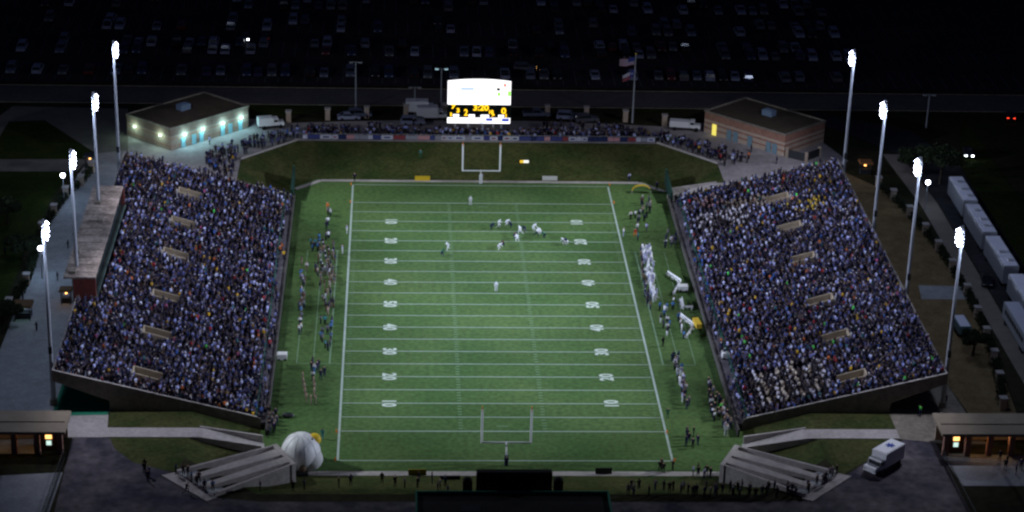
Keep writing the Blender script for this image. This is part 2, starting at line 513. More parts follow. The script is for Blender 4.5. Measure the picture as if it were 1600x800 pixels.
# ------------------------------------------------------------------ access ramps beside the stands (near both, far right)
def access_ramp(s, y0, label, ym=1):
    e = empty('access_ramp', (s * 47, y0, 0), label, 'ramp', 'concrete ramps from the concourse down to the field')
    w = 1.45
    def zz(x):
        return G + .07 if abs(x) > 44 else G + .07 - (44 - abs(x)) / 9.3 * 2.7
    xs = [58.0, 44.0, 35.2]
    a = MB()
    for x0, x1 in zip(xs, xs[1:]):
        q = [(s * x0, y0 - w), (s * x1, y0 - w), (s * x1, y0 + w), (s * x0, y0 + w)]
        if s > 0: q = q[::-1]; zt = [zz(x0), zz(x1), zz(x1), zz(x0)][::-1]
        else: zt = [zz(x0), zz(x1), zz(x1), zz(x0)]
        a.prism(q, [v - .5 for v in zt], zt)
    a.build('walkway', M_CONCW, e)
    for d in (-1, 1):
        p = MB(); yy = y0 + d * (w + .15)
        q = [(s * 44.5, yy - .14), (s * 35.4, yy - .14), (s * 35.4, yy + .14), (s * 44.5, yy + .14)]
        zb = [zz(44.5) - .6, zz(35.4) - .4, zz(35.4) - .4, zz(44.5) - .6]; zt = [G + .25, 1.75, 1.75, G + .25]
        if s > 0: q = q[::-1]; zb = zb[::-1]; zt = zt[::-1]
        p.prism(q, zb, zt); p.build('parapet', M_CONCW, e)
    return e


access_ramp(-1, -52.0, 'pale concrete ramp with two low parapets behind the near end of the left stand')
access_ramp(1, -52.0, 'pale concrete ramp with two low parapets between the white truck and right stand')
access_ramp(1, 48.2, 'short pale concrete ramp at the far end of the right stand beside the berm')

# ------------------------------------------------------------------ grandstands
N_ROWS = 36; X0 = 36.7; X1 = 65.9; Z0 = 1.6; Z1 = 9.0
RD = (X1 - X0) / N_ROWS; RH = (Z1 - Z0) / (N_ROWS - 1)
VOM_Y = [33.0, 19.3, 5.3, -12.1, -25.9, -40.2]
VX0, VX1, VW = 50.9, 55.2, 1.25     # opening: x range and half width in y
YE = 45.0


def vom_gap(x):
    return VX0 < x < VX1


def row_intervals(x):
    if not vom_gap(x):
        return [(-YE, YE)]
    out = []; a = -YE
    for v in sorted(VOM_Y):
        out.append((a, v - VW)); a = v + VW
    out.append((a, YE))
    return out


def grandstand(s, label):
    e = empty('grandstand', (s * 50, 0, 0), label, 'grandstand', 'concrete stands on both sides of the field')
    deck = MB()
    for i in range(N_ROWS):
        xa = X0 + i * RD; xc = xa + RD / 2; zt = Z0 + i * RH
        for a, b in row_intervals(xc):
            deck.use(M_DECK); deck.box((s * xc, (a + b) / 2, zt - .55), (RD, b - a, .55))
            deck.use(M_BENCH); deck.box((s * (xc + .18), (a + b) / 2, zt + .38), (.26, b - a - .1, .06))
    deck.build('seating_deck', None, e)
    prof = [(s * 36.0, -.3), (s * 36.0, 1.75), (s * 36.6, 2.0), (s * 66.3, 9.6), (s * 66.3, 7.9), (s * 58.2, 4.7), (s * 58.0, 2.9), (s * 58.0, 1.0), (s * 44, .3)]
    for y in (-YE, YE):
        a = MB(); pr = prof if s < 0 else prof[::-1]
        a.extrude_y(pr, y - .18 if y < 0 else y + .003, y - .003 if y < 0 else y + .18)
        a.build('end_wall', M_CONCD, e)
        c = MB()
        yy = y - .09 if y < 0 else y + .09
        p0 = [(s * 36.6, 2.0), (s * 66.3, 9.6)]
        pr = [(p0[0][0], p0[0][1] + .012), (p0[1][0], p0[1][1] + .012), (p0[1][0], p0[1][1] + .13), (p0[0][0], p0[0][1] + .13)]
        c.extrude_y(pr if s > 0 else pr[::-1], yy - .16, yy + .16)
        c.build('coping', M_CONCW, e)
    b = MB(); b.box((s * 66.15, 0, 7.6), (.22, 2 * YE, 2.1)); b.build('back_wall', M_CONCW, e)
    # underside of the raised rear rows and the wall below them
    b = MB(); pr = [(s * 58.2, 5.2), (s * 65.9, 8.1), (s * 65.9, 7.95), (s * 58.2, 4.9)]
    b.extrude_y(pr if s > 0 else pr[::-1], -YE + .01, YE - .01)
    b.build('soffit', M_CONCD, e)
    b = MB(); b.box((s * 58.1, 0, 0), (.2, 2 * YE - .4, 5.2)); b.build('lower_wall', M_CONCD, e)
    f = MB(); f.box((s * 35.15, .2, -.1), (.25, 2 * YE + 5, 1.3)); f.build('front_wall', mat('dark wall', (.07, .065, .06)), e)
    w = MB(); w.box((s * 35.98, 0, .7), (1.38, 2 * YE, .4)); w.build('front_walkway', mat('dark walkway', (.17, .15, .165), noise=.25, nscale=.6), e)
    r = MB()
    for k in range(46):
        y = -YE + k * 2
        r.tube((s * 36.68, y, 1.1), (s * 36.68, y, 2.35), .035, n=5)
    for z in (1.75, 2.35):
        r.tube((s * 36.68, -YE, z), (s * 36.68, YE, z), .04, n=5)
    r.build('front_railing', M_GREENP, e)
    for v in VOM_Y:
        o = MB(); zf = 3.9
        for d in (-1, 1):
            yy = v + d * (VW + .001 - .11)
            za = Z0 + (VX0 - X0) / RD * RH; zb = Z0 + (VX1 - X0) / RD * RH
            pr = [(s * VX0, zf), (s * VX1, zf), (s * VX1, zb + 1.05), (s * VX0, za + .9)]
            o.extrude_y(pr if s > 0 else pr[::-1], yy - .1, yy + .1)
        o.box((s * (VX1 - .1), v, zf), (.2, 2 * VW - .42, Z0 + (VX1 - X0) / RD * RH + 1.05 - zf))
        o.use(M_CONCW)
        for j in range(8):    # stairs up out of the opening
            xx = VX0 + .25 + j * .42
            o.box((s * xx, v, zf - .4), (.42, 2 * VW - .43, .4 + (7 - j) * .16))
        o.mats[0] = mat('tan concrete', (0.34, 0.28, 0.20), noise=.1, nscale=.8)
        o.m = [min(q, 1) for q in o.m]
        o.build('entrance_opening', None, e)
        post = MB(); post.box((s * (VX1 + .1), v - VW, Z0 + (VX1 - X0) / RD * RH), (.18, .18, 1.5)); post.build('entrance_post', M_WHITE, e)
    return e


# entrance openings use two materials: slot 0 tan, slot 1 pale
def grand_all():
    a = grandstand(-1, 'packed left grandstand with brown roofed press box along its top')
    b = grandstand(1, 'packed right grandstand without press box, beside the dry lawn')
    return a, b


stand_l, stand_r = grand_all()

# ------------------------------------------------------------------ press box on the left stand
e = empty('press_box', (-65.6, 0.6, 8.0), 'long press box with stained brown roof and red brick end above the left stand', 'press box')
a = MB(); a.prism([(-68.1, -19.0), (-63.1, -19.0), (-63.3, 20.2), (-68.4, 20.2)], 12.7, 13.0); a.build('roof', M_PROOF, e)
for i in range(13):
    a = MB(); a.box((-65.8, -17 + i * 3, 13.003), (4.2, .08, .06)); a.build('roof_seam', M_CONCD, e)
for (x, y) in ((-66.9, -17.2), (-67.3, -9), (-65.2, 4), (-66.6, 12)):
    a = MB(); a.box((x, y, 13.003), (1.0, 1.2, .45)); a.build('roof_vent', M_CONCD, e)
a = MB(); a.box((-64.9, -18.5, 7.2), (3.5, .4, 5.48)); a.build('brick_end_wall', M_REDBR, e)
a = MB(); a.box((-64.9, 19.8, 7.2), (3.5, .4, 5.48)); a.build('brick_end_wall', M_REDBR, e)
a = MB(); a.box((-66.7, .6, 6), (.3, 38, 6.68)); a.build('rear_wall', M_CONCD, e)
a = MB(); a.box((-63.6, .6, 9.9), (.12, 37.8, 2.78)); a.build('window_band', M_GLASS, e)
a = MB(); a.box((-63.2, .6, 9.4), (.45, 39.0, .22)); a.build('green_ledge', mat('green ledge', (0.17, 0.24, 0.21)), e)
a = MB(); a.box((-64.9, .6, 8.8), (3.3, 37.8, .2)); a.build('floor_slab', M_CONCD, e)

# ------------------------------------------------------------------ floodlight poles
def flood_head(parent, s, y):
    arms = MB()
    for r in range(5):
        z = HEAD_Z - 1.25 + r * .6
        arms.box((s * POLE_X, y, z), (.16, 2.4, .12))
    arms.build('crossarm', M_STEEL, parent)
    for r in range(5):
        z = HEAD_Z - 1.25 + r * .6
        for k in range(4):
            if (r, k) in ((0, 0), (4, 3), (4, 0)): continue
            yy = y - 1.05 + k * .7 + (.12 if r % 2 else -.12)
            h = MB(); xx = s * (POLE_X - .28)
            h.tube((s * (POLE_X - .12), yy, z + .1), (xx - s * .10, yy, z + .02), .13, .2, n=8)
            ho = h.build('lamp_housing', M_STEEL, parent)
            g = MB(); g.ball((xx - s * (.14 + .1 * (k % 2)), yy, z), .155, n=8, m=6, sc=(.9, 1, 1))
            g.build('lamp_lens', M_LAMP, ho, smooth=True)


names4 = ['nearest the camera', 'second from the near end', 'second from the far end', 'farthest from the camera']
for s in (-1, 1):
    for k, y in enumerate(POLE_Y):
        side = 'left' if s < 0 else 'right'
        e = empty('floodlight_pole', (s * POLE_X, y, G), 'tall steel floodlight pole behind the %s stand, %s' % (side, names4[k]), 'floodlight', 'floodlight poles behind the two stands')
        p = MB(); p.tube((s * POLE_X, y, G + .9), (s * POLE_X, y, HEAD_Z + 1.7), .36, .17, n=10); p.build('pole', M_STEEL, e, smooth=True)
        p = MB(); p.tube((s * POLE_X, y, G - .2), (s * POLE_X, y, G + .95), .55, n=12); p.build('footing', M_CONCD, e)
        p = MB(); p.box((s * POLE_X, y - .42, 11.6), (.5, .35, 1.1)); p.build('control_box', M_DARKM, e)
        flood_head(e, s, y)

# ------------------------------------------------------------------ goal posts
for y, lab in ((-56.2, 'white goal post with orange ribbons standing at the near end line'), (56.2, 'white goal post standing before the far grass bank')):
    e = empty('goal_post', (0, y, 0), lab, 'goal post')
    yb = y + (1.3 if y < 0 else -1.3)
    p = MB(); p.tube((0, y, 0), (0, y, 2.2), .13, n=10); p.tube((0, y, 2.2), (0, y + (yb - y) * .55, 2.9), .12, n=10); p.tube((0, y + (yb - y) * .55, 2.9), (0, yb, 3.05), .12, n=10)
    p.build('post', M_WHITE, e)
    p = MB(); p.tube((0, y, .02), (0, y, 1.7), .3, n=12)
    p.build('post_padding', mat('navy padding' if y < 0 else 'white padding', (0.02, 0.03, 0.07) if y < 0 else (0.6, 0.62, 0.66)), e)
    p = MB(); p.tube((-3.56, yb, 3.05), (3.56, yb, 3.05), .13, n=8); p.build('crossbar', M_WHITE, e)
    for s in (-1, 1):
        p = MB(); p.tube((s * 3.56, yb, 3.0), (s * 3.56, yb, 8.4), .15, n=8); u = p.build('upright', M_WHITE, e)
        p = MB(); p.box((s * 3.56, yb, 8.1), (.12, .3, .75)); p.build('ribbon', M_ORANGE, u)

for (px, py) in ((551, 289), (950, 290), (550, 317), (956.5, 318), (529, 676), (1039, 677), (527, 720), (1051, 721)):
    x, y, _ = at(px, py); s_ = 'left' if x < 0 else 'right'
    p = MB(); p.tube((x + (-.3 if x < 0 else .3), y, .02), (x + (-.3 if x < 0 else .3), y, .5), .11, n=6)
    tag(p.build('pylon', M_ORANGE), 'small orange pylon at a corner of the %s end zone, on the %s sideline' % ('near' if y < 0 else 'far', s_), 'pylon', '%s end zone pylons on the %s sideline' % ('near' if y < 0 else 'far', s_))

# ------------------------------------------------------------------ far scoreboard
SBY = 74.6
sx0, sx1, sz0, sz1 = -6.15, 6.3, 5.7, 14.5
e = empty('scoreboard', (0, SBY, G), 'glowing white scoreboard with amber figures behind the far walkway', 'scoreboard')
p = MB()
for x in (-4.6, -2.0, .9, 3.0, 4.6):
    p.box((x, SBY + .4, G), (.35, .35, sz0 - G + 1))
p.build('support_frame', M_STEEL, e)
p = MB(); p.box(((sx0 + sx1) / 2, SBY + .25, sz0), (sx1 - sx0 + .2, .9, sz1 - sz0)); p.build('cabinet', M_DARKM, e)
M_SCRW = mat('lit white screen', (0.8, 0.8, 0.8), emit=(1.0, 0.98, 1.0), estr=1.6)
M_SCRK = mat('unlit display', (0.004, 0.006, 0.008), rough=0.4)
M_AMB = mat('amber figures', (0.8, 0.5, 0.05), emit=(1.0, 0.58, 0.01), estr=1.6)
M_SBLU = mat('blue lettering', (0.05, 0.1, 0.6), emit=(0.01, 0.06, 0.6), estr=.6)
M_SPALE = mat('pale blue lettering', (0.4, 0.5, 0.8), emit=(0.55, 0.66, 0.95), estr=1.0)
M_SGRN = mat('lit green patch', (0.2, 0.8, 0.1), emit=(0.35, 1.0, 0.10), estr=1.0)
M_SRED = mat('lit red mark', (0.8, 0.2, 0.1), emit=(1.0, 0.25, 0.2), estr=1.0)
yf = SBY - .22
H = sz1 - sz0; Wd = sx1 - sx0
def zt(v): return sz1 - (v - 172) / (608 - 172) * H     # rows measured on the enlarged photograph
def xt(v): return sx0 + (v - 540) / (1192 - 540) * Wd
p = MB(); nn = 14; vs = []
for i in range(nn + 1):
    t = i / nn; vs.append((sx0 + Wd * t, sz1 + .42 * (1 - (2 * t - 1) ** 2)))
prof = vs[::-1] + [(sx0, zt(414)), (sx1, zt(414))]
p.extrude_y(prof[::-1], yf - .12, yf)
p.build('video_panel', M_SCRW, e)
p = MB(); p.box(((sx0 + sx1) / 2, yf - .05, zt(550)), (Wd, .1, zt(414) - zt(550) - .004)); p.build('score_panel', M_SCRK, e)
p = MB(); p.box(((sx0 + sx1) / 2, yf - .06, sz0), (Wd, .12, zt(550) - sz0 - .004)); p.build('sponsor_panel', M_SCRW, e)


def lettering(t, cx, cz, size, M, name='lettering', par=None, wide=1.0):
    T = Matrix.Translation((cx - e.location.x, yf - .14 - e.location.y, cz - e.location.z)) @ Matrix.Rotation(math.pi / 2, 4, 'X') @ Matrix.Diagonal((wide, 1, 1, 1))
    return text_mesh(t, size, name, M, T, e, extrude=.01, bold=.05)


lettering('3:20', xt(885), zt(448), 1.65, M_AMB, 'clock_figures', wide=1.1)
lettering('7', xt(600), zt(438), 1.2, M_AMB, 'score_figure', wide=1.4)
lettering('0', xt(1123), zt(480), 1.7, M_AMB, 'score_figure', wide=1.1)
lettering('3', xt(650), zt(478), 1.25, M_AMB, 'score_figure', wide=1.1)
lettering('2', xt(732), zt(500), 1.9, M_AMB, 'score_figure', wide=.8)
lettering('1', xt(578), zt(520), 1.0, M_AMB, 'score_figure', wide=1.6)
lettering('10', xt(990), zt(490), 1.0, M_AMB, 'score_figure', wide=1.0)
lettering('3', xt(1015), zt(528), 1.0, M_AMB, 'score_figure', wide=1.3)
lettering('1', xt(1148), zt(528), 1.0, M_AMB, 'score_figure')
for x0, x1, v in ((598, 662, 526), (760, 825, 528), (885, 972, 530), (1068, 1128, 530)):
    p = MB(); p.box(((xt(x0) + xt(x1)) / 2, yf - .13, zt(v + 14)), (xt(x1) - xt(x0), .06, .5)); p.build('caption_strip', M_SCRW, e)
for x0, x1, v0, v1, M in ((940, 1010, 555, 582, M_SBLU), (1105, 1180, 556, 586, M_SBLU), (870, 915, 588, 602, M_SPALE), (672, 812, 234, 268, M_SPALE), (830, 1040, 228, 240, M_SPALE), (1045, 1080, 240, 268, M_SCRK), (1160, 1190, 272, 322, M_SGRN), (1055, 1085, 285, 322, M_SGRN), (1115, 1145, 195, 228, M_SRED)):
    p = MB(); p.box(((xt(x0) + xt(x1)) / 2, yf - .15, zt(v1)), (xt(x1) - xt(x0), .05, zt(v0) - zt(v1))); p.build('screen_mark', M, e)

# ------------------------------------------------------------------ near scoreboard (seen from behind) and field house
e = empty('near_scoreboard', (0.1, -74.4, G), 'large black back of the near scoreboard rising over the field house', 'scoreboard')
p = MB(); p.box((.1, -74.4, G + .8), (10.3, .9, 5.3)); p.build('cabinet', M_BLACK, e)
p = MB()
for i in range(9):
    p.box((-4.6 + i * 1.15, -74.9, G + .9), (.12, .1, 5.1))
p.build('back_ribs', M_DARKM, e)
p = MB()
for x in (-3.5, 0, 3.5): p.tube((x, -74.4, G - .2), (x, -74.4, G + 1), .25, n=8)
p.build('support_frame', M_STEEL, e)
for s in (-1, 1):
    e = empty('loudspeaker', (s * 6.2, -73.6, G), 'black loudspeaker stack on the %s side of the near scoreboard' % ('left' if s < 0 else 'right'), 'speaker')
    p = MB(); p.box((s * 6.2, -73.6, G + 2.8), (1.3, 1.0, 1.5)); p.ball((s * 6.2, -73.6, G + 4.4), .5, sc=(1.2, 1, .7)); p.build('cabinet', M_BLACK, e)
    p = MB(); p.tube((s * 6.2, -73.6, G), (s * 6.2, -73.6, G + 2.8), .12); p.build('post', M_STEEL, e)
e = empty('field_house', (0, -86, G), 'dark field house with flat roof and thin green edge at the bottom centre', 'building')
p = MB(); p.box((-.2, -86, G), (25.4, 19.0, 3.4)); p.build('wall', M_BRICK, e)
p = MB(); p.box((-.2, -86, G + 3.404), (26.0, 19.6, .25)); p.build('roof', mat('black roof membrane', (.012, .012, .012), noise=.2, nscale=.5), e)
for q in (((-.2, -76.3, G + 3.66), (26.2, .22, .35)), ((-13.2, -86, G + 3.66), (.22, 19.1, .35)), ((12.8, -86, G + 3.66), (.22, 19.1, .35))):
    p = MB(); p.box(*q); p.build('roof_edge', M_GREENP, e)
p = MB(); p.box((-6, -82, G + 3.66), (2.4, 1.6, .9)); p.box((5, -84, G + 3.66), (2.0, 1.6, .9)); p.build('roof_unit', M_DARKM, e)

# ------------------------------------------------------------------ the two brick buildings at the far corners
def corner_building(s, lit):
    A = Vector((s * 59.6, 64.2)); B = Vector((s * 68.9, 72.4)); D = Vector((s * 45.6, 77.8)); C_ = B + (D - A)
    lab = 'brick building with glowing wall lamps and teal doors at the far left corner' if lit else 'unlit striped brick building with yellow doorway at the far right corner'
    e = empty('brick_building', ((A.x + C_.x) / 2, (A.y + C_.y) / 2, G), lab, 'building')
    Hh = 4.4
    quad = [A, B, C_, D] if s > 0 else [A, D, C_, B]
    cen = (A + B + C_ + D) / 4
    def grown(g): return [tuple(p + (p - cen).normalized() * g) for p in quad]
    w = MB()
    bands = [(0, .9, M_BRICKL), (.9, 1.3, M_BRICK), (1.3, 2.0, M_BRICKL), (2.0, 2.4, M_BRICK), (2.4, 2.9, M_BRICKL), (2.9, Hh, M_BRICK)] if not lit else \
        [(0, .8, M_BRICKM), (.8, 1.0, M_BRICK), (1.0, 2.3, M_BRICKM), (2.3, 2.5, M_BRICK), (2.5, 3.0, M_BRICKM), (3.0, Hh, M_BRICKD)]
    for i, (z0, z1, M) in enumerate(bands):
        w.use(M)
        w.prism(grown(0.0 if i % 2 == 0 else .02), G + z0, G + z1 - .001)
    w.build('wall', None, e)
    r = MB(); r.prism(grown(-.35), G + Hh, G + Hh + .08); ro = r.build('roof', M_ROOF, e)
    for i in range(4):
        a = Vector(grown(.02)[i]); b = Vector(grown(.02)[(i + 1) % 4]); mid = (a + b) / 2; d = b - a
        pp = MB(); pp.box((mid.x, mid.y, G + Hh + .002), (d.length - (.1 if i % 2 else -.24), .28, .32), math.atan2(d.y, d.x)); pp.build('parapet', M_CONCD, e)
    h = MB(); hc = cen + (B - A).normalized() * 1.2
    ang = math.atan2((D - A).y, (D - A).x)
    h.box((hc.x, hc.y, G + Hh + .09), (2.3, 1.7, 1.1), ang); h.box((hc.x, hc.y, G + Hh + 1.195), (1.5, 1.1, .12), ang)
    h.build('roof_unit', mat('blue grey unit', (.16, .23, .33), rough=.5), e)
    u = (D - A).normalized(); L = (D - A).length
    nrm = Vector((-u.y, u.x)); 
    if nrm.dot(cen - A) > 0: nrm = -nrm
    ang = math.atan2(u.y, u.x)
    def on_wall(t, z, wd, hh, dep, M, name, par):
        p = A + u * (t * L) + nrm * (dep / 2 + .025)
        q = MB(); q.box((p.x, p.y, G + z), (wd, dep, hh), ang)
        return q.build(name, M, par)
    if lit:
        for t in (.155, .29, .385, .66, .76, .89):
            d = on_wall(t, .02, .95, 2.05, .1, mat('lit teal door', (.22, .45, .52), rough=.5), 'door', e)
        for t in (.17, .40, .66, .90):
            lm = on_wall(t, 2.5, .5, .22, .25, M_COOL, 'wall_lamp', e)
            p = A + u * (t * L) + nrm * .75
            point('wall_lamp_light', (p.x, p.y, G + 2.75), 330, (.45, .93, 1.0), .5)
        u2 = (B - A).normalized(); n2 = Vector((-u2.y, u2.x))
        if n2.dot(cen - A) > 0: n2 = -n2
        for t in (.22, .80):
            p = A + u2 * (t * (B - A).length) + n2 * .16
            q = MB(); q.box((p.x, p.y, G + 2.5), (.5, .25, .22), math.atan2(u2.y, u2.x)); q.build('wall_lamp', M_COOL, e)
            p = A + u2 * (t * (B - A).length) + n2 * .75
            point('wall_lamp_light', (p.x, p.y, G + 2.75), 200, (.62, 1.0, .82), .5)
    else:
        for t in (.115, .19, .42, .60, .68):
            on_wall(t, .02, 1.1, 2.1, .1, M_DOOR, 'door', e)
        on_wall(.87, .02, 1.0, 2.3, .1, mat('yellow lit doorway', (.8, .7, .1), emit=(.95, .80, .16), estr=.75), 'lit_doorway', e)
    return A, B, C_, D


corner_building(-1, True)
bA, bB, bC, bD = corner_building(1, False)
# fenced yard beside the right building
e = empty('fenced_yard', (62.6, 63.6, G), 'small fenced yard with dark panels against the right brick building', 'fence')
p = MB(); p.box((61.8, 62.6, G), (4.0, .12, 1.7), math.radians(-38)); p.build('panel', M_DARKM, e)
p = MB(); p.box((65.2, 63.2, G), (4.0, .12, 1.7), math.radians(42)); p.build('panel', M_DARKM, e)
for x, y in ((60.1, 63.9), (63.5, 61.2), (66.7, 64.7)):
    p = MB(); p.box((x, y, G), (.5, .5, 2.0)); p.build('pillar', M_BRICKL, e)

# ------------------------------------------------------------------ brick pillars and hedges
def pillar(x, y, h, label, group):
    e = empty('brick_pillar', (x, y, G), label, 'pillar', group)
    p = MB(); p.box((x, y, G), (.95, .95, h)); p.build('shaft', M_BRICKL, e)
    p = MB(); p.box((x, y, G + h + .002), (1.2, 1.2, .22)); p.build('cap', M_CONCW, e)


for (px, py) in ((451, 191), (512, 187), (573, 184), (634, 180), (695, 180), (855, 182), (916, 184), (977, 190), (1038, 197)):
    x, y, _ = at(px, py, G); pillar(x, y, 2.3, 'tan brick pillar in the fence line behind the far crowd', 'brick pillars behind the far walkway')
LP = [(143, 268), (127, 290), (103, 308), (85, 336), (66, 364), (42, 445), (15, 484), (-6, 520)]
RP = [(1372, 292), (1395, 312), (1420, 338), (1445, 366), (1465, 393), (1487, 423), (1510, 462), (1526, 497), (1540, 530), (1552, 565), (1560, 600), (1566, 640)]
LPW = [at(x, y, G) for x, y in LP]; RPW = [at(x, y, G) for x, y in RP]
for x, y, _ in LPW: pillar(x, y, 1.9, 'tan brick pillar with pale cap in the hedge along the left concourse', 'brick pillars along the left concourse')
for x, y, _ in RPW: pillar(x, y, 1.9, 'tan brick pillar with pale cap in the hedge along the right lawn', 'brick pillars along the right lawn')


def leaves(mb, c, r, n_, size, flat=1.0):
    for _ in range(n_):
        d = Vector((random.gauss(0, 1), random.gauss(0, 1), random.gauss(0, 1))).normalized()
        rr = random.random() ** .45
        p = Vector((c[0] + d.x * r[0] * rr, c[1] + d.y * r[1] * rr, c[2] + d.z * r[2] * rr))
        u = Vector((random.gauss(0, 1), random.gauss(0, 1), random.gauss(0, 1))).normalized(); w = u.orthogonal().normalized()
        s = size * random.uniform(.6, 1.4)
        mb.add([p - u * s, p + w * s * .7, p + u * s, p - w * s * .7], [(0, 1, 2, 3)])


def shrub(x, y, h, r, label, group):
    e = empty('shrub', (x, y, G), label, 'shrub', group)
    m_ = MB(); leaves(m_, (x, y, G + h * .55), (r, r, h * .55), 150, .16); leaves(m_, (x + r * .3, y, G + h * .7), (r * .6, r * .6, h * .4), 60, .16)
    m_.build('foliage', M_LEAF, e)
    t = MB(); t.tube((x, y, G), (x, y, G + h * .6), .07, .03, n=5)
    for k in range(3): t.tube((x, y, G + .2), (x + math.cos(k * 2.1) * r * .6, y + math.sin(k * 2.1) * r * .6, G + h * .6), .04, .02, n=4)
    t.build('stem', M_BARK, e)


for PW, lab, grp in ((LPW, 'dark shrub between brick pillars along the left concourse', 'shrubs along the left concourse'), (RPW, 'dark shrub between brick pillars along the right lawn', 'shrubs along the right lawn')):
    for a, b in zip(PW, PW[1:]):
        d = math.hypot(b[0] - a[0], b[1] - a[1]); k = max(1, int(d / 2.2))
        for i in range(k):
            t = (i + .7) / (k + .4)
            shrub(a[0] + (b[0] - a[0]) * t, a[1] + (b[1] - a[1]) * t, random.uniform(1.3, 1.9), random.uniform(.8, 1.1), lab, grp)


def tree(x, y, h, r, label):
    e = empty('tree', (x, y, G), label, 'tree')
    t = MB(); t.tube((x, y, G - .1), (x + .1, y, G + h * .45), .28, .16, n=8)
    tips = []
    for k in range(6):
        a = k * 1.05 + random.random() * .4; q = (x + math.cos(a) * r * .6, y + math.sin(a) * r * .6, G + h * random.uniform(.6, .85))
        t.tube((x + .1, y, G + h * .4), q, .12, .03, n=5); tips.append(q)
    t.tube((x + .1, y, G + h * .45), (x, y, G + h * .92), .13, .03, n=5); tips.append((x, y, G + h * .9))
    t.build('trunk', M_BARK, e)
    m_ = MB()
    for q in tips:
        for _ in range(3):
            o = [random.uniform(-.25, .25) * r for _ in range(3)]
            leaves(m_, (q[0] + o[0], q[1] + o[1], q[2] + o[2] * .5), (r * .36, r * .36, r * .28), 190, .2)
    m_.build('crown', M_LEAF, e)


x, y, _ = at(1468, 288, G); tree(x, y, 7.5, 4.6, 'dark spreading tree beyond the right stand beside the service road')
x, y, _ = at(1446, 276, G); tree(x - 2.5, y + 1, 5.0, 2.8, 'smaller dark tree left of the spreading tree')
x, y, _ = at(1520, 556, G); tree(x, y, 4.4, 2.1, 'dark round tree on the dry lawn beside the grey van')
x, y, _ = at(38, 410, G); tree(x, y, 5.0, 3.0, 'dark tree on the lawn outside the left concourse')
x, y, _ = at(12, 350, G); tree(x, y, 5.0, 2.6, 'dim tree at the left picture edge outside the concourse')
x, y, _ = at(12, 512, G); tree(x, y, 4.5, 2.4, 'dim tree below the lit kiosk at the left edge')

# ------------------------------------------------------------------ banner fence on the far berm
e = empty('banner_fence', (0, 71.3, G), 'low fence hung with white red and blue banners along the top of the far berm', 'fence')
p = MB()
for i in range(37): p.tube((-36 + i * 2, 71.4, G), (-36 + i * 2, 71.4, G + 1.25), .04, n=5)
p.tube((-36, 71.4, G + 1.25), (36, 71.4, G + 1.25), .04, n=5)
p.build('rail', M_STEEL, e)
BC = [mat('banner white', (.50, .50, .60)), mat('banner blue', (.05, .06, .20)), mat('banner red', (.24, .05, .06)), mat('banner grey', (.26, .26, .32)), mat('banner navy', (.02, .03, .10)), mat('banner rose', (.48, .25, .28))]
x = -34.6; i = 0
while x < 34.5:
    w = random.choice((1.0, 1.2, 1.6, 2.4)); k = random.choices(range(6), (34, 14, 10, 18, 14, 10))[0]
    p = MB(); p.box((x + w / 2, 71.28, G + .25), (w - .08, .04, .85)); b = p.build('banner', BC[k], e)
    if w > 1.1 and k == 0:
        p = MB(); p.box((x + w / 2, 71.248, G + .5), (w * .5, .02, .3)); p.build('banner_motif', BC[random.choice((1, 2, 4))], b)
    x += w
p = MB(); p.box((-40.7, 65.5, G - .2), (15.4, .3, .55), math.radians(46.5)); tag(p.build('berm_kerb', M_CONCW), 'pale concrete kerb curving round the far left end of the berm', 'kerb')
p = MB(); p.box((40.7, 65.5, G - .2), (15.4, .3, .55), math.radians(-46.5)); tag(p.build('berm_kerb', M_CONCW), 'pale concrete kerb curving round the far right end of the berm', 'kerb')

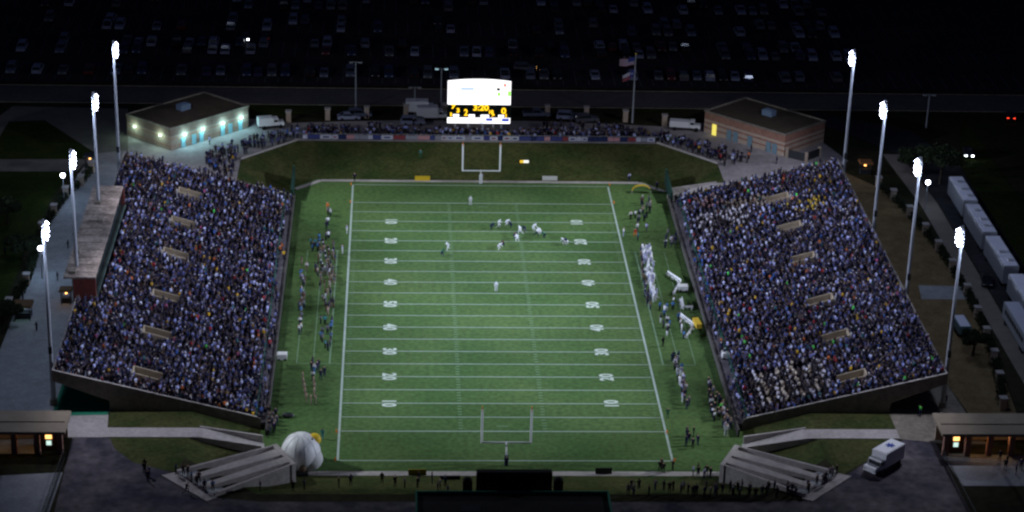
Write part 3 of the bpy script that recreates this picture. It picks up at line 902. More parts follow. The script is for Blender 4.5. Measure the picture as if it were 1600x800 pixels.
# ------------------------------------------------------------------ stair blocks in the near corners
def stair_block(s):
    A = Vector((s * 47.0, -64.3)); B = Vector((s * 40.9, -71.0)); Ci = Vector((s * 30.6, -63.4)); D = Vector((s * 33.6, -57.6))
    lab = 'pale concrete stair block with three lanes beside the white inflatable' if s < 0 else 'pale concrete stair block with three lanes at the near right corner'
    e = empty('stair_block', ((A.x + Ci.x) / 2, (A.y + Ci.y) / 2, G), lab, 'stairs', 'stair blocks in the near corners')
    zo, zi = G + .55, G + 1.0
    def P(u, v):            # u 0 outer .. 1 inner, v 0 (A-D side) .. 1 (B-C side)
        p = (A * (1 - u) + D * u) * (1 - v) + (B * (1 - u) + Ci * u) * v
        return p
    walls = [(0, .05), (.28, .40), (.62, .74), (.95, 1.0)]
    fans = [(0, .035), (.20, .50), (.60, .86), (.95, 1.0)]
    for (a0, a1), (b0, b1) in zip(walls, fans):
        q = [P(0.02, a0), P(0.02, a1), P(1, b1), P(1, b0)]
        zt_ = [zo, zo, zi, zi]; zb = [G - .3, G - .3, -.2, -.2]
        if s > 0: q = q[::-1]; zt_ = zt_[::-1]; zb = zb[::-1]
        area = sum(q[i].x * q[(i + 1) % 4].y - q[(i + 1) % 4].x * q[i].y for i in range(4))
        if area < 0: q = q[::-1]; zt_ = zt_[::-1]; zb = zb[::-1]
        m_ = MB(); m_.prism([tuple(v) for v in q], zb, zt_); m_.build('lane_wall', M_CONCW, e)
    lanes = [(.05, .28, .035, .20), (.40, .62, .50, .60), (.74, .95, .86, .95)]
    for a0, a1, b0, b1 in lanes:
        m_ = MB(); N = 16
        for k in range(N):
            u0, u1 = .02 + k / N * .97, .02 + (k + 1) / N * .97
            zk = G + .25 - 2.9 * (k / (N - 1)) ** 1.3
            def V(u, t): return P(u, (a0 * (1 - u) + b0 * u) * (1 - t) + (a1 * (1 - u) + b1 * u) * t)
            q = [V(u0, 0), V(u0, 1), V(u1, 1), V(u1, 0)]
            area = sum(q[i].x * q[(i + 1) % 4].y - q[(i + 1) % 4].x * q[i].y for i in range(4))
            if area < 0: q = q[::-1]
            m_.prism([tuple(v) for v in q], -.25, zk)
        m_.build('stair_flight', M_CONC, e)
    q = [P(1.0, -.02), P(1.0, 1.02), P(1.05, 1.02), P(1.05, -.02)]
    area = sum(q[i].x * q[(i + 1) % 4].y - q[(i + 1) % 4].x * q[i].y for i in range(4))
    if area < 0: q = q[::-1]
    m_ = MB(); m_.prism([tuple(v) for v in q], -.1, zi + .02); m_.build('front_wall', M_CONCW, e)
    q = [P(-.11, -.02), P(-.11, 1.04), P(.018, 1.04), P(.018, -.02)]
    area = sum(q[i].x * q[(i + 1) % 4].y - q[(i + 1) % 4].x * q[i].y for i in range(4))
    if area < 0: q = q[::-1]
    m_ = MB(); m_.prism([tuple(v) for v in q], G - .2, G + .12); m_.build('landing', M_CONCW, e)
    return P


PL = stair_block(-1); PR = stair_block(1)

# ------------------------------------------------------------------ inflatable dome beside the left stair block
x, y = -29.6, -56.4
e = empty('inflatable_dome', (x, y, 0), 'big white inflatable dome with yellow cap at the near left corner of the field', 'inflatable')
p = MB(); p.ball((x, y, 2.35), 2.75, n=28, m=18, sc=(1.03, 1.15, 1.0), z0=-.85); p.build('dome', M_WHITE, e, smooth=True)
p = MB(); p.ball((x + 1.2, y - .8, 1.6), 2.0, n=20, m=12, sc=(1.0, .9, .9), z0=-.8); p.build('skirt', M_OFFW, e, smooth=True)
p = MB(); p.ball((x + 1.9, y + .75, 3.9), 1.05, n=18, m=12, sc=(.95, .9, .85)); p.build('cap', M_YEL, e, smooth=True)
p = MB(); p.box((x + 1.35, y - .55, 4.35), (.9, .18, .3), .3); p.build('dark_patch', M_DARKM, e)
for k in range(10):       # welded seams of the dome
    a0 = k * math.pi / 5
    q = MB()
    for i in range(9):
        f0, f1 = -.75 + i * .24, -.75 + (i + 1) * .24
        pa = (x + 2.79 * 1.03 * math.cos(f0) * math.cos(a0), y + 2.79 * 1.15 * math.cos(f0) * math.sin(a0), 2.35 + 2.77 * math.sin(f0))
        pb = (x + 2.79 * 1.03 * math.cos(f1) * math.cos(a0), y + 2.79 * 1.15 * math.cos(f1) * math.sin(a0), 2.35 + 2.77 * math.sin(f1))
        q.tube(pa, pb, .03, n=5)
    q.build('seam', mat('seam tape', (.60, .60, .63)), e)
p = MB(); p.ball((x + .35, y - 2.35, 1.15), .95, n=14, m=8, sc=(.6, .9, 1.2), z0=-.9); p.build('dark_mouth_patch', mat('brown mouth shade', (.16, .11, .07)), e, smooth=True)  # solid brown bulge; its dark colour stands in for the shaded tunnel mouth
for a0 in (.4, 1.7, 2.9, 4.2, 5.4):
    q = MB(); q.tube((x + 2.6 * math.cos(a0), y + 2.9 * math.sin(a0), 2.2), (x + 3.9 * math.cos(a0), y + 4.1 * math.sin(a0), .05 if a0 < 3.5 else .3), .03, n=4); q.build('tether', M_DARKM, e)
p = MB()
p.box((x + .4, y - 3.2, .0), (1.4, .9, .7), .2); p.build('blower', M_DARKM, e)

# ------------------------------------------------------------------ entrance gate buildings at the near corners
def gate_building(s):
    x0, x1 = (62.6, 80.0)
    y0, y1 = -59.2, -52.6
    lab = 'long beige gate roof over brown columns with a lit window at the near %s corner' % ('left' if s < 0 else 'right')
    e = empty('gate_building', (s * 71, -56, G), lab, 'building', 'gate buildings at the near corners')
    xc, yc = s * (x0 + x1) / 2, (y0 + y1) / 2
    p = MB(); p.box((xc, yc, G + 3.4), (x1 - x0, y1 - y0, .45)); p.box((xc, yc, G + 3.852), (x1 - x0 - .8, .6, .12)); p.build('roof', M_BEIGE, e)
    for i in range(6):
        p = MB(); p.box((s * (x0 + .9 + i * 3.2), y0 + .8, G), (.8, .8, 3.39)); p.build('column', M_BRICK, e)
    p = MB(); p.box((xc, y1 - .9, G), (x1 - x0 - 1.0, .3, 3.39)); p.build('rear_wall', M_BRICKL, e)
    p = MB(); p.box((s * (x0 + 2.6), y0 + 2.8, G), (2.4, 2.2, 3.0)); b = p.build('booth', mat('booth brown', (.12, .06, .03)), e)
    p = MB(); p.box((s * (x0 + 2.6), y0 + 1.66, G + 1.9), (.9, .05, .7)); p.build('lit_sign', M_WARM, b)
    p = MB(); p.box((s * (x0 + 2.6), y0 + 1.66, G + .9), (.7, .05, .7)); p.build('lit_window', M_COOL, b)
    point('gate_lamp_light', (s * (x0 + 4.6), y0 + .9, G + 2.9), 60 if s > 0 else 30, (1.0, .55, .2))
    point('gate_lamp_light', (s * (x0 + 9.5), y0 + 1.6, G + 2.9), 55 if s > 0 else 22, (1.0, .62, .3))
    f = empty('picket_fence', (s * 62.9, -68, G), 'dark railing fence along the %s side of the near asphalt' % ('left' if s < 0 else 'right'), 'fence')
    p = MB()
    for k in range(24): p.tube((s * (62.7 + k * .02), -60 - k * .8, G), (s * (62.7 + k * .02), -60 - k * .8, G + 1.7), .05, n=4)
    p.build('pickets', M_DARKM, f)
    p = MB(); p.tube((s * 62.7, -60, G + 1.7), (s * 63.2, -78.4, G + 1.7), .06, n=5); p.tube((s * 62.7, -60, G + .3), (s * 63.2, -78.4, G + .3), .06, n=5); p.build('rail', M_DARKM, f)


gate_building(-1); gate_building(1)

# ------------------------------------------------------------------ concourse lamps
def lamp_post(px, py, z, label, power, lit=True, cat='street lamp', group=None, top=6.5):
    x, y, _ = at(px, py, z)
    e = empty('lamp_post', (x, y, G), label, cat, group)
    p = MB(); p.tube((x, y, G), (x, y, z - .2), .1, .06, n=8); p.build('post', M_STEEL, e)
    p = MB(); p.ball((x, y, z), .42 if lit else .25, n=12, m=8); p.build('lamp_globe', M_LAMPW if lit else M_STEEL, e, smooth=True)
    if lit:
        point('lamp_post_light', (x, y, z + .0), power, (.34, .62, 1.0), radius=.5)
    return e


lamp_post(63, 388, 8.5, 'bright lamp post beside the near part of the left concourse', 900)
lamp_post(98, 274, 8.5, 'bright lamp post beside the far part of the left concourse', 900)
lamp_post(1450, 285, 8.5, 'bright lamp post beside the service road behind the right stand', 260)


def lot_lamp(px, pt, pb, label, lit):
    x, y, _ = at(px, pb, G)
    # height from the pixel length of the mast
    d = (np.array([x, y, G]) - CAM) @ AF
    h = (pb - pt) / (FPX / d * math.cos(PIT))
    e = empty('parking_lamp', (x, y, G), label, 'street lamp', 'unlit lamp masts at the parking lots' if not lit else None)
    p = MB(); p.tube((x, y, G), (x, y, G + h), .16, .09, n=8); p.build('mast', M_STEEL, e)
    p = MB(); p.box((x, y, G + h), (2.2, .12, .1)); p.build('arm', M_STEEL, e)
    for s in (-1, 1):
        p = MB(); p.box((x + s * .95, y, G + h - .12), (.7, .5, .18)); p.build('lamp_head', mat('faint lamp', (.6, .8, .8), emit=(.5, .8, .9), estr=.55) if lit else mat('pale lamp head', (.4, .4, .42)), e)


lot_lamp(556, 100, 172, 'tall unlit lamp mast left of the scoreboard beside the road', False)
lot_lamp(689, 110, 172, 'lamp mast with a faintly lit head just left of the scoreboard', True)
lot_lamp(648, 138, 180, 'short unlit lamp mast between the two taller ones left of the scoreboard', False)
lot_lamp(1447, 150, 200, 'unlit lamp mast beyond the right brick building near the tree', False)

# ------------------------------------------------------------------ flagpole
x, y, _ = at(988, 192, G)
e = empty('flagpole', (x, y, G), 'tall grey flagpole behind the far crowd carrying two flags', 'flagpole')
p = MB(); p.tube((x, y, G), (x, y, G + 14.6), .2, .09, n=8); p.build('pole', M_STEEL, e)
p = MB(); p.ball((x, y, G + 14.7), .18); p.build('finial', M_YEL, e)


def flag(name, z, L, Hf, droop, paint, label):
    N, K = 18, 13
    m_ = MB()
    M = [mat('flag white', (.42, .42, .50)), mat('flag red', (.24, .06, .08)), mat('flag blue', (.04, .05, .22))]
    m_.mats = M
    vs = []
    for i in range(N + 1):
        for j in range(K + 1):
            u = i / N; v = j / K
            vs.append((x - .2 - u * L * math.cos(droop), y + .25 * math.sin(u * 7) * u, z + v * Hf - u * L * math.sin(droop) + .08 * math.sin(u * 9 + v)))
    fs = []; ms = []
    for i in range(N):
        for j in range(K):
            a = i * (K + 1) + j
            fs.append((a, a + 1, a + K + 2, a + K + 1)); ms.append(paint((i + .5) / N, j / K, j))
    m_.v = vs; m_.f = fs; m_.m = ms
    o = m_.build(name, None, None)
    return tag(o, label, 'flag')


flag('flag', G + 12.3, 3.0, 1.6, .12, lambda u, v, j: 2 if (u < .42 and v > .45) else (1 if j % 2 == 0 else 0), 'red and white striped flag with blue canton at the top of the flagpole')
flag('flag', G + 9.9, 2.6, 1.5, .55, lambda u, v, j: (0 if (abs(u - .17) < .07 and abs(v - .46) < .12) else 2) if u < .34 else (0 if v > .49 else 1), 'flag with blue hoist over white and red halves, lower on the flagpole')

# ------------------------------------------------------------------ vehicles
def car_proto(name, M, style='sedan'):
    e = bpy.data.objects.new(name, None); e.empty_display_size = .5; col.objects.link(e)
    L, Wc = 4.6, 1.82
    if style == 'pickup': L = 5.6; Wc = 1.95
    if style == 'suv': L = 4.9; Wc = 1.95
    b = MB(); hl = L / 2
    prof = {'sedan': [(-hl, .35), (-hl, .85), (-hl + .15, .98), (-1.25, 1.05), (1.15, .98), (hl - .1, .80), (hl, .6), (hl, .35)],
            'suv': [(-hl, .4), (-hl, 1.1), (-hl + .1, 1.15), (1.0, 1.12), (hl - .15, .98), (hl, .8), (hl, .4)],
            'pickup': [(-hl, .5), (-hl, 1.15), (-.9, 1.15), (1.2, 1.15), (hl - .15, 1.02), (hl, .85), (hl, .5)]}[style]
    roof = {'sedan': [(-1.75, 1.02), (-.95, 1.46), (.25, 1.46), (1.05, .99)],
            'suv': [(-hl + .12, 1.14), (-hl + .35, 1.78), (.35, 1.78), (1.05, 1.12)],
            'pickup': [(-.75, 1.14), (-.6, 1.80), (.55, 1.80), (1.15, 1.14)]}[style]
    b.extrude_y(prof[::-1] if True else prof, -Wc / 2, Wc / 2)
    n_ = len(roof)
    vs = [(p[0], -Wc / 2 * (.96 if k in (0, 3) else .80), p[1]) for k, p in enumerate(roof)] + [(p[0], Wc / 2 * (.96 if k in (0, 3) else .80), p[1]) for k, p in enumerate(roof)]
    fs = [(0, 3, 2, 1), (4, 5, 6, 7), (1, 2, 6, 5)]
    g = MB().use(M_GLASS)
    g.add(vs, [(0, 3, 2, 1), (4, 5, 6, 7), (0, 1, 5, 4), (2, 3, 7, 6)])
    bo = MB(); bo.mats = [M]
    bo.v = b.v; bo.f = b.f; bo.m = [0] * len(b.f)
    r1, r2 = roof[1], roof[2]
    bo.box(((r1[0] + r2[0]) / 2, 0, r1[1] - .03), (r2[0] - r1[0] + .06, Wc * .80 + .04, .06))
    for k in (0, 2):     # pillars
        for s in (-1, 1):
            a_, b_ = roof[k], roof[k + 1]
            bo.tube((a_[0], s * Wc / 2 * (.96 if k == 0 else .8), a_[1]), (b_[0], s * Wc / 2 * (.8 if k == 0 else .96), b_[1]), .05, n=4)
    if style == 'pickup':
        bo.use(M_DARKM); bo.box((-1.85, 0, 1.152), (1.7, 1.6, .03))
    bo.build('body', None, e).parent = e
    g.build('windows', None, e)
    for sx_ in (-1, 1):
        for sy_ in (-1, 1):
            w_ = MB().use(M_RUBBER); w_.tube((sx_ * L * .31, sy_ * (Wc / 2 - .2), .34), (sx_ * L * .31, sy_ * (Wc / 2 + .02), .34), .34, n=10)
            w_.build('wheel', None, e)
        # lamps
    for s in (-1, 1):
        h = MB(); h.box((hl + .005, s * .65, .66), (.06, .35, .14)); h.build('headlight', mat('headlight lens', (.5, .5, .5), rough=.3), e)
        h = MB(); h.box((-hl - .005, s * .65, .78), (.06, .3, .14)); h.build('tail_light', mat('tail light lens', (.25, .01, .01), rough=.3), e)
    return e


CARP = {'white': mat('car white', (.24, .26, .36), rough=.35, spec=.5), 'silver': mat('car silver', (.11, .13, .18), rough=.35, spec=.5),
        'dark blue': mat('car dark blue', (.02, .03, .08), rough=.35, spec=.5), 'black': mat('car black', (.01, .01, .012), rough=.35, spec=.5),
        'dark red': mat('car dark red', (.10, .012, .012), rough=.35, spec=.5), 'grey': mat('car grey', (.09, .095, .11), rough=.35, spec=.5)}
protos = {}
def get_car(style, c, loc, rz, label, group, cat='car'):
    k = (style, c)
    if k not in protos:
        protos[k] = car_proto('pickup_truck' if style == 'pickup' else 'parked_car', CARP[c], style)
        o = place(protos[k], True, loc, rz, label, cat, group)
    else:
        o = place(protos[k], False, loc, rz, label, cat, group)
    return o


ROWS = [(111.2, 'row of the far lot nearest the road', .55), (126.0, 'second row of the far lot', .42), (131.4, 'third row of the far lot', .40), (143.0, 'fourth row of the far lot', .40), (148.5, 'fifth row of the far lot', .30), (160.2, 'sixth row of the far lot', .30), (165.6, 'rearmost row of the far lot', .25)]
cr = random.Random(3)
for yy, rl, occ in ROWS:
    i = -40
    while i < 33:
        X = i * 2.75 + 1.37
        if -98 < X < 84 and cr.random() < occ:
            style = cr.choices(('sedan', 'suv', 'pickup'), (3, 4, 3))[0]
            c = cr.choices(list(CARP), (26, 20, 14, 18, 6, 16))[0]
            nm = {'sedan': 'car', 'suv': 'tall estate car', 'pickup': 'pickup truck'}[style]
            get_car(style, c, (X + cr.uniform(-.15, .15), yy + cr.uniform(-.4, .4), G + .05), cr.choice((-1, 1)) * math.pi / 2 + cr.uniform(-.03, .03),
                    '%s %s parked in the %s' % (c, nm, rl), 'cars parked in the %s' % rl, {'sedan': 'car', 'suv': 'car', 'pickup': 'pickup truck'}[style])
        i += 1

SPEC = [(838, 183, 'pickup', 'silver', .05, 'silver pickup truck parked right of the scoreboard behind the far crowd'),
        (888, 187, 'suv', 'white', -.1, 'white estate car parked behind the far crowd between two brick pillars'),
        (916, 191, 'suv', 'grey', .2, 'grey estate car right of the white one behind the far crowd'),
        (545, 187, 'sedan', 'white', .1, 'white car at the left of the lit vehicle behind the far crowd'),
        (562, 183, 'suv', 'silver', .1, 'silver estate car with its lamps on behind the far crowd'),
        (645, 195, 'suv', 'white', .05, 'white estate car close behind the far crowd left of the scoreboard'),
        (1518, 553, 'suv', 'black', 1.9, 'black car standing on the dark service ground right of the dry lawn'),
        (1541, 443, 'sedan', 'black', -1.75, 'black car on the service road beside the white trailers')]
for px, py, st, c, rz, lab in SPEC:
    x, y, _ = at(px, py, G)
    if px == 1518: continue
    get_car(st, c, (x, y, G + .05), rz, lab, None, 'pickup truck' if st == 'pickup' else 'car')
x, y, _ = at(820, 110, G)
o = get_car('suv', 'grey', (x, y - .4, G + .05), 0.0, 'grey car with warm lamps lit on the lane above right of the scoreboard', None)
h = MB(); h.box((x + 2.55, y - .4, G + .7), (.1, 1.2, .2)); 
for ch in o.children:
    if ch.name.startswith('headlight'):
        ch.data = ch.data.copy(); ch.data.materials.clear(); ch.data.materials.append(M_WARM)
M_HEAD = mat('burning headlamp', (1, 1, 1), emit=(.85, .92, 1.0), estr=9)
M_TAIL = mat('burning tail lamp', (1, .1, .05), emit=(1.0, .05, .02), estr=3.0)
def lit_car(px, py, rz, label, head=True, scale=1.0):
    x, y, _ = at(px, py, G)
    o = get_car('sedan', 'black', (x, y, G + .05), rz, label, None)
    for ch in o.children:
        if ch.name.startswith('headlight' if head else 'tail_light'):
            ch.data = ch.data.copy(); ch.data.materials.clear(); ch.data.materials.append(M_HEAD if head else M_TAIL)
            for v in ch.data.vertices:
                v.co.y += (.05 if v.co.y > .65 or (v.co.y < 0 and v.co.y > -.65) else -.05) * 1.2
                v.co.z += .08 if v.co.z > .76 else -.08
lit_car(1512, 243, -1.7, 'dark car with two burning white headlamps on the road at far right')
lit_car(1577, 186, 1.45, 'dark car with two red tail lamps at the right picture edge', head=False)
lit_car(415, 62, 1.57, 'dark car with red tail lamps lit deep in the far lot left of centre', head=False)
lit_car(384, 62, -1.57, 'dark car with headlamps lit at the rear of the far lot')


def box_van(name, px, py, rz, L, Wv, Hv, label, cat, cab=True, M=None, z=G, group=None, loc=None, doors=True):
    x, y = loc if loc else at(px, py, G)[:2]
    e = empty(name, (x, y, z + .05), label, cat, group, rz)
    M = M or M_WHITE
    # local build: x forward
    def B(nm, c, d, mm, taper=1.0, par=e):
        q = MB(); q.box(c, d, 0, taper); q.use(mm)
        me = bpy.data.meshes.new(nm); me.from_pydata(q.v, [], q.f); me.materials.append(mm)
        o = bpy.data.objects.new(nm, me); col.objects.link(o); o.parent = par; return o
    cabL = 2.2 if cab else 0
    bx = -cabL / 2
    B('cargo_box', (bx, 0, .75), (L - cabL, Wv, Hv - .75), M)
    B('roof_panel', (bx, 0, Hv + .004), (L - cabL - .3, Wv - .3, .06), M_WHITE if cab else mat('roof white', (.66, .68, .80)))
    B('chassis', (0, 0, .4), (L - .3, Wv * .8, .33), M_DARKM)
    if cab:
        c = B('cab', (L / 2 - 1.65, 0, .75), (1.05, Wv * .92, 1.35), M_WHITE, .92)
        B('hood', (L / 2 - .58, 0, .6), (1.15, Wv * .86, .75), M_WHITE, .93)
        B('windscreen', (L / 2 - 1.13, 0, 1.38), (.1, Wv * .80, .62), M_GLASS, .95)
        for s in (-1, 1):
            B('side_window', (L / 2 - 1.65, s * Wv * .455, 1.42), (.7, .05, .5), M_GLASS)
            B('headlight', (L / 2 + .0, s * Wv * .33, .85), (.08, .3, .2), mat('headlight lens', (.5, .5, .5)))
    xs = (L / 2 - .75, -L / 2 + 1.1) if cab else (-L / 2 + 1.1, -L / 2 + 2.2, L / 2 - 1.8)
    for xx in xs:
        for s in (-1, 1):
            q = MB(); q.tube((xx, s * (Wv / 2 - .28), .42), (xx, s * (Wv / 2 + .01), .42), .42, n=12)
            me = bpy.data.meshes.new('wheel'); me.from_pydata(q.v, [], q.f); me.materials.append(M_RUBBER)
            o = bpy.data.objects.new('wheel', me); col.objects.link(o); o.parent = e
    return e


p0 = Vector(at(1356, 742, G)[:2]); 
e = box_van('ambulance', 1379, 731, math.radians(-136), 6.9, 2.4, 3.0, 'white box ambulance with blue roof emblem parked on the near right asphalt', 'ambulance')
for k in range(3):
    q = MB(); q.box((-1.4, 0, 3.1), (1.3, .26, .012), k * math.pi / 3)
    me = bpy.data.meshes.new('roof_emblem'); me.from_pydata([(v[0], v[1], v[2] + k * .014) for v in q.v], [], q.f); me.materials.append(mat('emblem blue', (.05, .10, .45)))
    o = bpy.data.objects.new('roof_emblem', me); col.objects.link(o); o.parent = e
box_van('delivery_van', 423, 200, .25, 5.2, 2.0, 2.3, 'white van lit by the lamps at the right end of the left brick building', 'van')
box_van('delivery_van', 1070, 203, -.18, 6.2, 2.0, 1.9, 'long white van parked beside the left end of the right brick building', 'van')
box_van('box_truck', 676, 187, .05, 6.5, 2.3, 2.8, 'white box truck parked just left of the scoreboard behind the crowd', 'truck')
box_van('box_truck', 660, 178, .02, 6.8, 2.3, 2.9, 'white box truck farther back left of the scoreboard beside a mast', 'truck')
box_van('delivery_van', 1501, 520, math.radians(92), 4.6, 1.95, 2.1, 'small grey green van parked on the dry lawn beside a dark tree', 'van', M=mat('grey green paint', (.12, .20, .22), rough=.4), cab=False)
tl = ['farthest', 'second farthest', 'third from the far end', 'nearest']
for k, (y0, y1, xc) in enumerate(((31.6, 43.6, 88.5), (16.5, 29.8, 88.3), (1.5, 14.8, 88.3), (-14.5, -1.8, 88.2))):
    box_van('semi_trailer', 0, 0, math.pi / 2, y1 - y0, 2.6, 4.0, 'long white roofed trailer parked on the service road, %s of four' % tl[k], 'trailer', cab=False, M=mat('trailer side', (.30, .31, .34)), group='white trailers on the service road', loc=(xc, (y0 + y1) / 2))
rt = random.Random(9)
for o in [q for q in list(col.objects) if q.name.startswith('semi_trailer') and q.parent is None]:
    ys = [c.dimensions.x for c in o.children if c.name.startswith('cargo_box')]
    Lx = ys[0] / 2 if ys and ys[0] > 0 else 6
    def LB(nm, c, d, mm):
        q = MB(); q.box(c, d)
        me = bpy.data.meshes.new(nm); me.from_pydata(q.v, [], q.f); me.materials.append(mm)
        w_ = bpy.data.objects.new(nm, me); col.objects.link(w_); w_.parent = o
    LB('refrigeration_unit', (6.0 - .1, 0, 2.2), (1.2, 1.9, 1.5), M_DARKM)
    for k in range(rt.choice((2, 3))):
        LB('roof_hatch', (-4 + k * 3.6 + rt.uniform(-.5, .5), rt.uniform(-.4, .4), 4.066), (.9, .9, .15), M_STEEL)
    LB('side_stripe', (0, -1.31, rt.uniform(1.6, 2.4)), (8.5, .03, .4), mat('stripe navy', (.03, .04, .12)))
e = box_van('coach', 0, 0, math.pi / 2, 13.5, 2.6, 3.4, 'grey white coach with dark side windows at the right picture edge', 'bus', cab=False, M=mat('coach side', (.42, .44, .46)), loc=(84.9, -18.6))
for k in range(8):
    for s in (-1, 1):
        q = MB(); q.box((-5.3 + k * 1.45, s * 1.3, 1.9), (1.2, .06, .8))
        me = bpy.data.meshes.new('side_window'); me.from_pydata(q.v, [], q.f); me.materials.append(M_GLASS)
        o = bpy.data.objects.new('side_window', me); col.objects.link(o); o.parent = e

# ------------------------------------------------------------------ small kiosks
def kiosk(px, py, label, roofM, glow, power, colr, w=2.6, h=2.4):
    x, y, _ = at(px, py, G)
    e = empty('kiosk', (x, y, G), label, 'kiosk')
    q = MB(); q.box((x, y, G + h), (w + .6, w + .4, .3), 0, .9); q.build('roof', roofM, e)
    for sx_ in (-1, 1):
        for sy_ in (-1, 1):
            q = MB(); q.box((x + sx_ * w * .45, y + sy_ * w * .42, G), (.12, .12, h)); q.build('post', M_DARKM, e)
    q = MB(); q.box((x, y + .3, G), (w * .9, w * .5, 1.0)); q.build('counter', M_DARKM, e)
    q = MB(); q.box((x, y + .2, G + 1.6), (w * .22, .1, .5)); q.build('lit_panel', glow, e)
    point('kiosk_light', (x, y - .2, G + h - .4), power, colr)


kiosk(37, 497, 'small kiosk with brown roof and teal light on the left concourse', mat('brown roof', (.12, .07, .03)), M_COOL, 16, (.5, 1.0, .9))
kiosk(141, 262, 'dark booth with a small orange lamp outside the far end of the left concourse', M_DARKM, M_WARM, 8, (1, .5, .2), 1.8)
kiosk(104, 474, 'orange lit booth against the brick end of the press box', mat('brown roof', (.12, .07, .03)), M_WARM, 22, (1, .55, .15), 1.6)
kiosk(1351, 272, 'small booth with warm light behind the far end of the right stand', mat('rust roof', (.2, .08, .03)), M_WARM, 22, (1, .5, .15), 2.0)

# ------------------------------------------------------------------ sideline things
def bench(pts, label):
    P = [Vector(at(px, py, 0)) for px, py in pts]
    e = empty('team_bench', (P[0].x, P[0].y, 0), label, 'bench')
    for a, b in zip(P, P[1:]):
        mid = (a + b) / 2; d = b - a; ang = math.atan2(d.y, d.x); nv = Vector((-math.sin(ang), math.cos(ang), 0))
        if nv.x < 0: nv = -nv
        q = MB(); q.box((mid.x, mid.y, .42), (d.length, .36, .07), ang); q.build('seat', M_WHITE, e)
        c = mid + nv * .24
        q = MB(); q.box((c.x, c.y, .55), (d.length, .06, .32), ang); q.build('backrest', M_WHITE, e)
        for t in (.1, .5, .9):
            c = a + d * t; q = MB(); q.box((c.x, c.y, .02), (.08, .5, .395), ang); q.build('leg', M_WHITE, e)


bench([(1041, 430), (1062, 444), (1052, 462)], 'bent row of white benches on the right sideline, farther from the camera')
bench([(1061, 496), (1083, 513), (1071, 530)], 'bent row of white benches on the right sideline, nearer the camera')
bench([(1063, 470), (1066, 484), (1082, 484)], 'short white and blue bench row between the two bent bench rows')


def simple(name, label, cat, parts, group=None):
    b = parts[0][1]
    e = empty(name, (b[0], b[1], 0 if b[2] < 2.5 else G), label, cat, group)
    for nm, c, d, M, rz in parts:
        q = MB(); q.box(c, d, rz); q.build(nm, M, e)
    return e


def sign(px, py, w, z, M, label, h=.9):
    x, y, _ = at(px, py, z)
    simple('sideline_sign', label, 'sign', [('panel', (x, y, z), (w, .12, h), M, 0), ('foot', (x - w * .35, y + .3, z), (.1, .7, .1), M_DARKM, 0), ('foot', (x + w * .35, y + .3, z), (.1, .7, .1), M_DARKM, 0)])


sign(660, 282, 2.9, 0.04, M_YEL, 'yellow sign board on the path at the far end line, left of the goal post')
sign(859, 282, 2.9, 0.04, M_OFFW, 'white sign board on the path at the far end line, right of the goal post')
sign(652, 742, 2.6, 0.04, mat('dark yellow vinyl', (.30, .22, .02)), 'dark yellow mat board on the near end path left of the goal post')
sign(703, 752, 2.9, 0.3, M_BLACK, 'black board lying behind the near end path left of the scoreboard')
sign(943, 740, 2.4, 0.04, M_DARKM, 'pair of dark boards on the near end path right of the scoreboard')
x, y, _ = at(818, 254, 1.4)
simple('lit_cart', 'small cart with yellow and white panels on the far berm right of the goal post', 'cart', [('yellow_panel', (x - .35, y, .9), (.7, .5, .9), mat('bright yellow', (.8, .5, .02), emit=(1, .6, .05), estr=.7), 0), ('white_panel', (x + .5, y, .9), (1.0, .5, .9), mat('bright white', (.8, .8, .75), emit=(1, 1, .9), estr=.8), 0), ('frame', (x + .1, y + .4, .4), (2.2, .3, 1.5), M_DARKM, 0)])
x, y, _ = at(1091, 508, 1.1)
simple('equipment_case', 'yellow equipment case on the walkway before the right stand', 'case', [('box', (x - .2, y, 1.1), (.9, 2.7, .7), mat('dull yellow', (.50, .33, .03)), .12), ('lid', (x - .2, y, 1.804), (.95, 2.75, .08), mat('dull yellow', (.5, .33, .03)), .12)])
x, y, _ = at(1002, 302, 0)
e = empty('yellow_canopy', (x, y, 0), 'low yellow arched canopy in the far right corner of the field', 'canopy')
q = MB()
for i in range(8):
    a0, a1 = math.pi * i / 8, math.pi * (i + 1) / 8
    q.add([(x - 1.8 * math.cos(a0), y - .5, .5 + 1.2 * math.sin(a0)), (x - 1.8 * math.cos(a1), y - .5, .5 + 1.2 * math.sin(a1)), (x - 1.8 * math.cos(a1), y + .5, .5 + 1.2 * math.sin(a1)), (x - 1.8 * math.cos(a0), y + .5, .5 + 1.2 * math.sin(a0))], [(0, 1, 2, 3)])
q.build('cloth', mat('faded yellow cloth', (.42, .29, .03)), e)
q = MB(); q.tube((x - 1.8, y, 0), (x - 1.8, y, .55), .05); q.tube((x + 1.8, y, 0), (x + 1.8, y, .55), .05); q.build('legs', M_STEEL, e)
